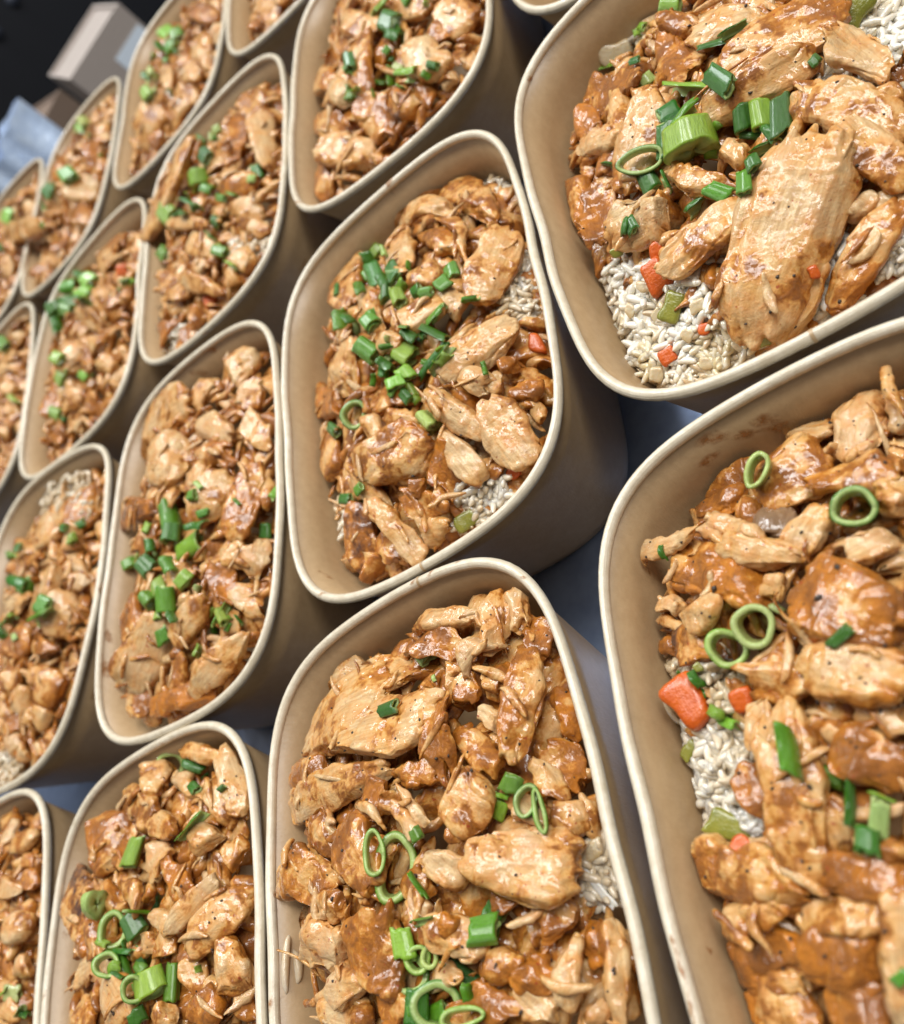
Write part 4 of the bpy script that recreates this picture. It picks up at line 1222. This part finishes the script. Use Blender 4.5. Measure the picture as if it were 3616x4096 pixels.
# T tube / P stem / L strip: x0 y0 x1 y1 width colour;  R ring: x y rx ry angle depth(mm) colour
SCALLIONS = {
    'A3': """P 860 600 885 715 185 b;T 740 560 745 720 85 d;L 790 610 900 510 110 m;L 760 420 960 440 90 b;T 930 330 1030 400 85 d;T 1075 480 1090 590 75 d;T 1165 480 1190 600 95 b;T 1262 480 1270 650 80 t;L 1190 600 1240 660 60 d;
L 1060 615 1160 620 45 d;L 1120 720 1220 670 50 d;T 1130 730 1150 780 60 d;T 1095 790 1100 890 65 m;R 630 745 92 48 -8 5 d;T 640 790 680 870 85 d;L 715 810 745 880 50 d;T 930 850 1030 890 70 m;L 850 980 930 900 70 d;L 545 1065 560 985 50 d;
L 440 750 495 755 40 d;T 620 360 650 400 65 p;L 430 325 545 295 45 b;T 575 305 620 290 35 t;T 630 130 655 135 40 b;T 715 30 805 30 90 b;L 880 220 1000 190 45 d;L 990 190 1100 120 40 d;T 1385 265 1415 295 45 d;T 700 545 780 500 75 t;L 940 600 1000 560 70 b""",
    'B6': """R 1040 820 92 50 -62 7 p;R 1550 1025 105 85 -5 9 d;R 1020 1640 105 92 60 9 p;R 865 1790 98 88 0 8 b;T 1400 1760 1510 1660 60 d;L 470 1210 490 1290 35 d;L 1050 1560 1150 1600 70 p""",
    'B9': """L 600 240 660 320 80 d;T 590 330 680 380 80 d;L 690 430 770 470 80 b;L 760 500 845 540 80 b;L 1070 560 1110 800 170 m;T 1290 760 1400 800 100 m;L 1420 810 1410 1050 85 d;T 1570 900 1555 1090 85 p;L 1510 880 1640 930 50 b;T 1520 1060 1520 1190 95 d;L 1450 1160 1500 1190 60 d;T 1650 1790 1690 1820 80 m;L 570 270 560 250 40 d""",
    'C2': """T 690 1400 720 1450 120 b;T 690 1490 740 1610 90 d;T 800 1490 830 1570 80 d;L 610 1590 640 1660 75 m;L 500 1740 530 1850 110 m;T 670 1740 690 1830 80 m;T 830 1640 860 1710 85 b;L 1010 1800 1090 1700 60 m;T 1040 1610 1110 1560 90 m;T 1130 1490 1150 1560 80 m;T 930 1630 970 1600 60 d;L 730 1540 790 1620 80 d;T 640 1400 660 1460 70 d;T 960 1640 1030 1630 60 m;T 760 1590 760 1680 70 d;L 880 1570 830 1640 60 b""",
    'C5': """T 540 220 620 280 100 m;L 620 300 680 350 90 d;T 730 260 800 300 110 b;L 830 160 950 220 100 d;L 830 370 960 200 55 d;L 880 360 970 230 50 d;T 690 380 710 430 95 b;L 770 440 810 500 60 b;R 525 562 58 62 0 5 d;T 405 630 440 660 60 d;P 845 580 900 640 85 p;T 460 960 510 960 55 d;L 530 970 560 975 35 m;T 570 90 610 130 75 m;L 460 110 500 160 110 d;L 860 110 930 40 55 m;T 660 290 690 310 60 p;L 740 150 810 200 70 d;T 790 150 850 170 60 t;L 650 320 640 380 60 d;L 850 300 900 330 60 m;T 740 340 780 390 80 b""",
    'D8': """T 740 440 790 490 75 p;T 570 705 640 680 60 t;T 1150 970 1120 1040 85 m;T 1090 1060 1060 1130 85 b;R 1205 1100 45 62 15 4 d;R 1267 1140 26 78 -12 5 m;R 548 1315 44 78 -5 4 m;R 645 1370 80 118 12 5 m;L 700 1400 765 1510 45 m;L 705 1620 790 1600 40 m;T 1010 1570 1090 1620 100 d;T 950 1660 1070 1640 100 m;T 665 1640 690 1770 85 b;R 755 1750 48 46 0 4 b;R 808 1752 34 38 0 4 p;R 710 1835 82 66 8 7 d;L 850 1750 1010 1890 65 t;R 855 1945 84 84 -30 9 d;T 740 1890 735 2050 85 d;L 690 1930 720 2044 60 m;R 950 2020 75 36 -8 6 b;T 790 560 800 555 30 p""",
    'F7': """R 970 335 62 58 20 4 p;L 1030 350 1150 390 100 d;T 1120 390 1160 430 60 d;L 1005 780 1145 640 65 m;T 780 770 725 930 105 b;P 555 1150 595 1150 135 p;R 650 1290 66 74 0 4 m;T 740 1190 800 1310 110 d;L 690 1175 830 1190 45 m;R 620 1490 55 55 0 4 m;L 690 1420 720 1560 70 m;L 660 1400 760 1410 50 d;T 850 1520 880 1650 150 b;T 1000 1470 985 1690 90 m;T 790 1360 800 1560 55 t;L 825 1370 840 1500 40 b;R 745 1630 58 52 20 5 m;T 780 1700 810 1780 85 d;T 860 1150 900 1130 60 d;T 750 1600 800 1680 60 m""",
    'P7': "T 60 1630 140 1640 70 p;L 110 1760 160 1700 40 d;L 130 1730 180 1740 40 d;L 20 1640 60 1600 40 b",
    'E4': """L 815 990 850 1130 110 m;T 900 1220 1000 1150 110 b;T 700 1260 750 1310 90 d;L 800 1250 830 1320 80 m;T 820 1380 830 1500 85 m;T 770 1360 790 1420 70 b;T 870 1330 910 1370 85 b;L 820 1510 860 1560 60 d;T 790 1580 810 1650 75 m;L 950 1540 1080 1590 70 m;L 1010 1510 1030 1640 60 m;L 1050 1570 1110 1450 50 m;L 960 1720 980 1660 50 b;T 620 1260 640 1300 65 m;T 1280 1080 1280 1150 55 d;T 920 950 950 940 50 m;L 720 1160 740 1230 60 d;L 920 1090 1000 1080 60 d;T 720 1430 760 1470 80 m;T 860 1090 850 1180 90 d""",
    'M4': "T 90 1200 110 1200 45 d;L 80 1370 160 1400 85 d;T 190 1460 240 1490 80 m;L 170 1560 270 1520 85 m;L 40 1580 90 1540 70 d;T 10 1620 40 1600 60 d;T 360 1130 370 1170 45 b;L 180 1350 120 1420 60 m;T 30 1230 60 1230 35 m",
    'L1': "T 300 1720 350 1760 90 m;L 370 1600 450 1580 90 m;T 490 1550 540 1580 85 b;T 390 1660 430 1720 80 d;L 680 1590 730 1570 50 m;L 310 1790 340 1850 80 d;L 420 1520 470 1540 60 d;T 450 1620 500 1650 80 b;T 360 1720 420 1740 60 m",
    'L4': "T 270 20 290 70 80 d;L 360 10 420 20 70 d;T 270 280 310 300 55 b;T 290 370 320 400 55 b;T 390 350 420 380 45 b;T 260 540 310 560 60 b;L 270 110 290 180 60 d",
    'H1': """T 1210 700 1230 740 45 p;T 1100 780 1140 820 70 m;T 1130 850 1170 890 70 t;P 1110 960 1130 1040 100 b;L 1130 1050 1200 1080 80 m;T 910 1160 970 1220 95 b;L 1040 1130 1110 1170 60 t;T 1190 1230 1230 1260 65 d;L 1150 1310 1190 1350 50 d;T 1200 1390 1270 1410 60 m;T 1430 930 1450 1000 55 d;T 910 1400 950 1440 65 m;L 1280 1080 1330 1100 40 m;L 1100 1020 1080 1120 60 b;L 1000 1180 1060 1220 50 d""",
    'I1': "T 920 180 970 220 80 b;T 1000 190 1020 240 65 m;L 880 270 920 330 75 d;T 950 240 970 290 60 m;L 800 440 870 470 85 d;T 820 510 850 560 60 b;L 930 520 960 540 45 d;T 840 400 860 430 45 p;L 990 240 960 300 40 b",
    'K1': "T 460 660 490 700 55 p;L 480 760 510 770 45 d;T 370 960 410 1010 80 m;T 260 1040 300 1080 65 d;L 230 1150 260 1190 45 d;T 440 700 470 740 40 b",
    'N1': "T 40 1200 90 1220 70 b;L 0 1380 50 1390 60 d", 'O4': "T 20 200 50 240 50 m;L 70 480 100 520 50 p",
    'G2': "L 700 110 780 10 70 b;L 985 50 995 10 40 b;T 770 130 840 160 100 d;L 780 230 850 250 110 d;T 560 320 575 400 60 t;T 720 430 770 420 110 b;L 790 390 800 500 65 m;L 850 440 960 430 110 b;L 580 540 620 520 60 m;L 690 470 760 480 70 m;T 870 380 850 420 80 p;L 960 400 1000 440 50 m",
}
for key, txt in SCALLIONS.items():
    for n_, it in enumerate(txt.replace("\n", "").split(";")):
        f = it.split()
        v = list(map(float, f[1:-1]))
        s = CROP[key[1]][0]
        seed = n_ * 37 + ord(key[0]) * 101 + int(key[1])
        if f[0] == 'R':
            add_ring(key[0], cpx(key[1], v[0], v[1]), v[2] * 1.06 / s, v[3] * 1.06 / s, v[4], v[5] * .75 / 1000, f[-1], seed)
        else:
            add_scallion(f[0], key[0], cpx(key[1], v[0], v[1]), cpx(key[1], v[2], v[3]), v[4] / s, f[-1], seed)


CL = {}
for i in list(SCAL):
    CL.setdefault(i['k'], []).append(i)
for k, l in CL.items():
    n_bits = {'C': 26, 'E': 22, 'L': 14, 'K': 8, 'H': 14, 'I': 8, 'F': 10, 'A': 6, 'G': 10, 'M': 8, 'D': 4}.get(k, 0)
    for b_ in range(n_bits):
        src = l[int(rng.integers(len(l)))]
        sc_ = FPX / np.linalg.norm(np.array(src['o'].location) - CAM)
        px = src['px'] + rng.normal(0, .0055, 2) * sc_
        h_ = hit_px(px)
        if h_ is None or 'bowl' in h_[2] or not (0 < px[0] < PW and 0 < px[1] < PH):
            continue
        a_ = rng.uniform(0, math.pi)
        v_ = np.array([math.cos(a_), math.sin(a_)]) * sc_ * rng.uniform(.0012, .0028)
        add_scallion('L' if rng.random() < .55 else 'T', k, px - v_, px + v_, sc_ * rng.uniform(.0022, .0042), 'dmbmdbp'[int(rng.integers(7))], 5000 + b_ * 31 + ord(k) * 7)


# ---- diced vegetables
def faceted(L, W, T, seed, rounding=.25):
    r = np.random.default_rng(seed)
    nu, nv = 12, 20
    t = (np.arange(nu) + .5) / nu
    m = -np.cos(math.pi * t)
    ph = np.linspace(0, 2 * math.pi, nv, endpoint=False)
    hw = np.maximum(1 - np.abs(m) ** 6, 0) ** (1 / 4)
    sq = 1 / np.maximum(np.abs(np.cos(ph)) ** 5 + np.abs(np.sin(ph)) ** 5, 1e-6) ** (1 / 5)
    P = np.stack([np.broadcast_to((m * L / 2)[:, None], (nu, nv)), W / 2 * hw[:, None] * (sq * np.cos(ph))[None], T / 2 * hw[:, None] * (sq * np.sin(ph))[None]], -1)
    P[..., 1] *= 1 + .25 * (m[:, None]) * r.uniform(-1, 1)
    P[..., 0] += .15 * W * r.uniform(-1, 1) * P[..., 1] / W * 2
    P = P * (1 + .20 * noise3(P / (W * .55), seed)[..., None])
    return np.concatenate([P.reshape(-1, 3), [P[0].mean(0), P[-1].mean(0)]])


def dice(name, px0, px1, w, mat, label, cat, seed, thick=.6, group=None, up_=.12):
    p0, p1 = np.array(px0), np.array(px1)
    mid = (p0 + p1) / 2
    h = soft_hit(mid, w * .6)
    if h is None:
        return
    c, n, up = h
    sc_ = np.linalg.norm(c - CAM) / FPX
    view = (CAM - c) / np.linalg.norm(CAM - c)
    n = n * .6 + view * .5
    n /= np.linalg.norm(n)
    e = p1 - p0
    X = R @ np.array([e[0], -e[1], 0])
    X -= n * X.dot(n)
    L = max(np.linalg.norm(e), w * .7) * sc_
    X /= np.linalg.norm(X)
    Q = np.stack([X, np.cross(n, X), n], 1)
    W = w * sc_
    V = faceted(L, W, W * thick, seed)
    if name == 'rice_grain':
        V = GV[seed % 6] * np.array([L / .0062, W / .0022, W / .0024])
    q, t = tube_topo(9, 8) if name == 'rice_grain' else tube_topo(12, 20)
    mw = Matrix(Q.tolist()).to_4x4()
    mw.translation = Vector(c + n * W * thick * up_)
    obj(name, new_mesh(name, V, q, t, {'stain': np.full(len(V), .5)}, mats=(mat,)), matrix=mw, label=label, cat=cat, group=group)
    collide(V @ Q.T + c + n * W * thick * up_, q, t, 'veg')


def d(c, name, x0, y0, x1, y1, w, mat, label, cat, thick=.6, up_=.12):
    dice(name, cpx(c, x0, y0), cpx(c, x1, y1), w / CROP[c][0], mat, label, cat, int(x0 + y0), thick, None, up_)


d('3', 'carrot_dice', 650, 1180, 730, 1310, 95, M_CARROT, 'long orange carrot dice beneath the left chicken wedge in the top right bowl', 'carrot')
d('3', 'carrot_dice', 680, 1100, 700, 1160, 60, M_CARROT, 'half hidden orange carrot bit between two chicken wedges in the top right bowl', 'carrot')
d('3', 'carrot_dice', 725, 1570, 760, 1640, 75, M_CARROT, 'small orange carrot dice among white rice at the bottom of the top right bowl', 'carrot')
d('3', 'carrot_dice', 880, 1490, 930, 1480, 50, M_CARROT, 'sauce covered carrot bit under the tip of the broad chicken slice', 'carrot')
d('3', 'carrot_dice', 1375, 1235, 1415, 1225, 50, M_CARROT, 'tiny round carrot bit at the right edge of the broad chicken slice', 'carrot')
d('3', 'celery_piece', 730, 1450, 790, 1320, 90, M_CELERY, 'olive green celery piece left of the broad chicken slice on the rice', 'celery', .35)
d('3', 'celery_piece', 1520, 130, 1610, 0, 110, M_CELERY, 'shiny pale green celery piece in the upper right rice of the top right bowl', 'celery', .35)
d('3', 'onion_piece', 440, 260, 570, 230, 90, M_ONION, 'translucent onion piece at the upper left of the top right bowl', 'onion', .5)
d('3', 'onion_piece', 480, 1480, 560, 1490, 60, M_ONION, 'small yellowish onion piece at the left wall low in the top right bowl', 'onion', .5)
d('3', 'onion_piece', 660, 1690, 720, 1700, 70, M_ONION, 'golden onion dice at the very bottom of the top right bowl', 'onion', .7)
for q_, (x_, y_, a_, b_, w_, t_) in enumerate([(600, 1290, 60, 10, 55, 'in the shade under the left chicken wedge'), (545, 1385, 40, 30, 60, 'beside the left wall above the white rice clump'), (840, 1395, 60, -20, 70, 'under the lower left corner of the broad chicken slice'),
                                               (800, 1500, 50, 20, 60, 'between the small carrot dice and the broad chicken slice'), (670, 1440, 40, -40, 50, 'left of the olive celery piece'), (880, 1640, 60, 0, 60, 'near the lower rim right of the small carrot dice')]):
    d('3', 'onion_piece', x_, y_, x_ + a_, y_ + b_, w_ * .8, M_ONION, 'cooked onion bit ' + t_, 'onion', .3, -.05)
d('3', 'celery_piece', 490, 1150, 530, 1130, 45, M_CELERY, 'dark green celery bit at the left wall under brown chicken in the top right bowl', 'celery', .4)
d('3', 'celery_piece', 1150, 1555, 1190, 1530, 40, M_CELERY, 'small green celery bit below the tip of the broad chicken slice', 'celery', .4)
d('9', 'celery_piece', 610, 230, 650, 210, 50, M_CELERY, 'olive celery bit on the rice above the big carrot chunk', 'celery', .4)
d('9', 'carrot_dice', 530, 320, 680, 520, 170, M_CARROT, 'big faceted orange carrot chunk at the left wall of the bottom right bowl', 'carrot', .6, 1.35)
d('9', 'carrot_dice', 840, 330, 890, 430, 100, M_CARROT, 'orange carrot piece tucked under chicken right of the big carrot chunk', 'carrot', .6, .6)
d('9', 'carrot_dice', 800, 1160, 900, 1110, 80, M_CARROT, 'carrot sliver below the celery in the bottom right bowl', 'carrot')
d('9', 'celery_piece', 690, 1000, 900, 1060, 120, M_CELERY, 'dark olive celery slice below the white rice in the bottom right bowl', 'celery', .3)
d('9', 'celery_piece', 560, 690, 610, 600, 60, M_CELERY, 'small green celery bit on the left of the white rice clump', 'celery', .35)
d('5', 'carrot_dice', 1365, 170, 1385, 260, 75, M_CARROT, 'round orange carrot piece against the right rim of the centre bowl', 'carrot')
d('5', 'carrot_dice', 1240, 850, 1300, 815, 60, M_CARROT, 'red orange carrot sliver at the lower right rim of the centre bowl', 'carrot')
d('5', 'celery_piece', 990, 1090, 1090, 1030, 80, M_CELERY, 'dark green celery piece at the bottom right rim of the centre bowl', 'celery', .35)
d('8', 'onion_strip', 1440, 1400, 1575, 1520, 30, mat_simple("raw_onion", (.66, .64, .58), .3, coat=.4, sss=.4), 'slender white onion strip at the right rim of the bottom middle bowl', 'onion', .5)
d('8', 'onion_piece', 1430, 1320, 1520, 1270, 70, M_ONION, 'golden onion bit above the white strip in the bottom middle bowl', 'onion', .5)
d('4', 'carrot_dice', 985, 20, 1040, -10, 60, M_CARROT, 'red orange carrot bit near the bottom tip of the bowl with the overhanging slice', 'carrot')
d('1', 'carrot_dice', 650, 1510, 715, 1500, 65, M_CARROT, 'orange carrot dice near the right rim of the left bowl with dense scallions', 'carrot')
d('9', 'rice_grain', 430, 370, 530, 520, 30, M_RICE, 'long rice grain stuck to the wall left of the big carrot chunk', 'rice grain', .7)
d('8', 'rice_grain', 160, 1690, 140, 1890, 34, M_RICE, 'longer of two rice grains stuck to the left wall of the bottom middle bowl', 'rice grain', .8)
d('8', 'rice_grain', 205, 1740, 210, 1850, 30, M_RICE, 'shorter of two rice grains stuck to the left wall of the bottom middle bowl', 'rice grain', .8)
for o in bpy.data.objects:
    if o.name.startswith('rice_grain') and o.color[1] == 1:
        o.color = (.70, .58, .40, 1)

BVH = build_bvh()
TAGS = np.repeat(np.arange(len(WORLD_K)), [n for n, _ in WORLD_K])


# ---- cracked pepper on the chicken: one object per bowl near the camera
def pepper(k, count, smin, smax):
    V, T, n = [], [], 0
    ico = np.array([(0, 0, 1), (.9, 0, .3), (.28, .85, .3), (-.72, .53, .3), (-.72, -.53, .3), (.28, -.85, .3), (.72, .53, -.4), (-.28, .85, -.4), (-.9, 0, -.4), (-.28, -.85, -.4), (.72, -.53, -.4), (0, 0, -.8)])
    f = [(0, 1, 2), (0, 2, 3), (0, 3, 4), (0, 4, 5), (0, 5, 1), (1, 6, 2), (2, 7, 3), (3, 8, 4), (4, 9, 5), (5, 10, 1), (6, 7, 2), (7, 8, 3), (8, 9, 4), (9, 10, 5), (10, 6, 1), (11, 7, 6), (11, 8, 7), (11, 9, 8), (11, 10, 9), (11, 6, 10)]
    tries = 0
    while len(V) < count and tries < count * 12:
        tries += 1
        u, w = rng.uniform(-.085, .085), rng.uniform(-.06, .06)
        px = project(to_world(k, u, w, RIM_Z - .005))
        if not (0 < px[0] < PW and 0 < px[1] < PH):
            continue
        h = hit_px(px)
        if h is None or h[2] != 'chicken_' + k:
            continue
        s = rng.uniform(smin, smax) * (1 if rng.random() > .15 else 1.6) / 2
        q = ico * s * rng.uniform(.7, 1.2, (12, 1)) * np.array([1, rng.uniform(.6, 1), .6])
        Qm = rand_q(.4)
        V.append(q @ Qm.T + h[0] + h[1] * s * .12)
        T.append(np.array(f) + n)
        n += 12
    if V:
        obj('cracked_pepper', new_mesh('cracked_pepper', np.concatenate(V), [], np.concatenate(T), mats=(M_PEPPER,)), kind='stuff', cat='pepper', label='black pepper specks scattered over the chicken in the ' + WHERE[k])


for k, c in (('A', 50), ('B', 90), ('C', 35), ('D', 75), ('E', 20), ('F', 40)):
    pepper(k, c, .0004, .0012)


# ---- sauce stains on rims and walls (part of the bowl they dried on)
def smear(k, px, size, aspect, ang, seed):
    h = hit_px(px)
    if h is None:
        return
    c, n, _ = h
    a = math.radians(ang)
    X = R @ np.array([math.cos(a), -math.sin(a), 0])
    X -= n * X.dot(n)
    X /= np.linalg.norm(X)
    Y = np.cross(n, X)
    sc_ = np.linalg.norm(c - CAM) / FPX * size / 2
    nr, na = 5, 22
    th = np.linspace(0, 2 * math.pi, na, endpoint=False)
    out = 1 + .5 * n1(th * 1.2, seed) + .35 * n1(th * 3, seed + 1)
    V = []
    for i in range(1, nr + 1):
        f = i / nr
        for j in range(na):
            off = X * math.cos(th[j]) * sc_ * out[j] * f + Y * math.sin(th[j]) * sc_ * out[j] * f * aspect
            s = c + off + n * .004
            q = BVH.ray_cast(Vector(s), Vector(-n), .012)
            p = np.array(q[0]) if q[0] is not None else c + off
            V.append(p + n * (.00012 * (1 - f ** 3) + .00004))
    V.append(c + n * .00016)
    V = np.array(V)
    fade = np.concatenate([np.repeat([1 - (x / nr) ** 2.2 for x in range(1, nr + 1)], na), [1.0]])
    i = np.arange(nr - 1)[:, None]
    j = np.arange(na)[None]
    q = np.stack(np.broadcast_arrays(i * na + j, i * na + (j + 1) % na, (i + 1) * na + (j + 1) % na, (i + 1) * na + j), -1).reshape(-1, 4)[:, ::-1]
    t = np.stack([np.arange(na), (np.arange(na) + 1) % na, np.full(na, nr * na)], -1)
    u, w = to_local(k, V)
    obj('sauce_smear', new_mesh('sauce_smear', np.stack([u, w, V[:, 2]], -1), q, t, {'fade': fade}, (M_SMEAR,)), ROOT[k])


for i, (k, c, x, y, s, asp, ang) in enumerate([
        ('B', '9', 500, 1620, 60, .35, -75), ('B', '9', 522, 1690, 90, .3, -75), ('B', '9', 545, 1770, 110, .3, -72), ('B', '9', 572, 1890, 90, .35, -72), ('B', '9', 590, 1970, 90, .3, -72), ('B', '9', 452, 1540, 40, .4, -75), ('B', '9', 610, 2030, 60, .3, -70),
        ('B', '6', 770, 620, 190, .5, 30), ('B', '6', 1040, 520, 170, .5, 20), ('B', '6', 1120, 560, 210, .4, 15), ('B', '6', 730, 740, 150, .5, 60), ('B', '6', 930, 600, 160, .4, 20), ('B', '9', 690, 1670, 45, .8, 0), ('B', '6', 400, 1350, 60, 1, 90),
        ('C', '2', 290, 1480, 90, .3, 50), ('C', '5', 350, 1412, 50, .4, -20), ('C', '5', 375, 1330, 60, .5, -40), ('C', '2', 770, 1010, 80, .5, 40), ('C', '5', 340, 1310, 35, .5, -40),
        ('D', '8', 62, 1500, 40, .5, 90), ('D', '8', 66, 1570, 55, .4, 90), ('D', '8', 85, 1960, 70, .35, 90), ('D', '8', 780, 95, 60, .3, 30), ('D', '8', 900, 50, 50, .35, 10), ('D', '8', 700, 140, 45, .4, 30), ('D', '8', 1180, 120, 40, .5, -40),
        ('E', '4', 485, 1400, 80, .35, 80), ('E', '4', 450, 1900, 70, .35, 85), ('E', '4', 520, 1620, 80, .5, 80), ('E', '4', 500, 1770, 110, .4, 80), ('E', '4', 1020, 240, 90, .5, 30), ('E', '4', 960, 350, 90, .6, 10),
        ('A', '3', 118, 352, 40, .6, 60), ('F', '7', 245, 1640, 50, .4, 85), ('F', '7', 900, 240, 40, .4, 20), ('F', '7', 360, 1310, 40, .7, 80), ('H', '1', 1130, 1850, 60, .4, 40), ('G', '2', 270, 1120, 70, .35, -40)]):
    smear(k, cpx(c, x, y), s / CROP[c][0], asp, -ang, 900 + i * 7)

# ------------------------------------------------------------------ labels: look first, then the place
def place_word(k, px, pts):
    pts = np.array(pts)
    lo, hi = np.maximum(pts.min(0), 0), np.minimum(pts.max(0), (PW, PH))
    f = (np.array(px) - lo) / np.maximum(hi - lo, 1)
    v = ('upper', 'middle', 'lower')[int(np.clip(f[1] * 3, 0, 2))]
    h = ('left', 'centre', 'right')[int(np.clip(f[0] * 3, 0, 2))]
    return {'middlecentre': 'middle', 'middleleft': 'left side', 'middleright': 'right side', 'uppercentre': 'upper middle', 'lowercentre': 'lower middle'}.get(v + h, v + ' ' + h)


def describe(L, cat_of, phrase_of, group_of):
    byk = {}
    for it in L:
        byk.setdefault(it['k'], []).append(it)
    seen = {}
    for k, l in byk.items():
        pts = [i['px'] for i in l]
        for i in l:
            i['base'] = (phrase_of(i), place_word(k, i['px'], pts), k)
            seen.setdefault(i['base'], []).append(i)
    for (ph, pl, k), l in seen.items():
        l.sort(key=lambda i: i['px'][1])
        n = len(l)
        for q, i in enumerate(l):
            w = '' if n == 1 else (('upper of two: ', 'lower of two: ') if n == 2 else ('uppermost of three: ', 'middle of three: ', 'lowest of three: ') if n == 3 else
                                   [('topmost', 'second from the top', 'third from the top', 'fourth from the top', 'fifth from the top', 'sixth from the top', 'seventh from the top')[min(j, 6)] + ' of several: ' for j in range(n)])[q]
            lab = f"{w}{ph}, {pl} of the {WHERE[k]}"
            wd = lab.split()
            if len(wd) > 16:
                lab = lab.replace(' with a pale inside', '').replace('bowl left of the bottom middle bowl', 'second bowl from the bottom left')
                lab = lab.replace('bowl left of the top middle bowl', 'overhung bowl').replace('bowl left of the centre bowl', 'left middle bowl').replace('sauce-covered ', '')
            i['o']['label'] = ' '.join(lab.split()[:16])
            i['o']['category'] = cat_of(i)
            i['o']['group'] = group_of(i)


TW = {'c': 'pale', 'o': 'orange', 'b': 'brown', 'd': 'charred dark', 'p': 'creamy white'}


def chick_phrase(i):
    if i['name'] == 'mushroom_piece':
        return 'glossy grey brown mushroom'
    big = i['L'] * i['W']
    sz = 'large ' if big > .0009 else 'small ' if big < .00025 else ''
    return f"{sz}{TW[i['tone']]} {'chicken slice' if i['typ'] == 'S' else 'chicken chunk' if i['typ'] == 'C' else 'torn chicken' if i['typ'] == 'T' else 'thin chicken shred'}"


describe(PIECES, lambda i: 'mushroom' if i['name'] == 'mushroom_piece' else 'chicken', chick_phrase, lambda i: 'sauced chicken pieces in the ' + WHERE[i['k']])
GW = {'d': 'dark green', 'm': 'mid green', 'b': 'bright green', 'p': 'pale green', 't': 'bluish green', 'w': 'whitish'}
describe(SCAL, lambda i: 'scallion', lambda i: f"{GW[i['g']]} scallion {i['name'].split('_')[1]}", lambda i: 'chopped scallions in the ' + WHERE[i['k']])
print('PIECES', len(PIECES), 'SCALLIONS', len(SCAL), 'GRAINS', n_grain, 'VERTS', WORLD_N[0])
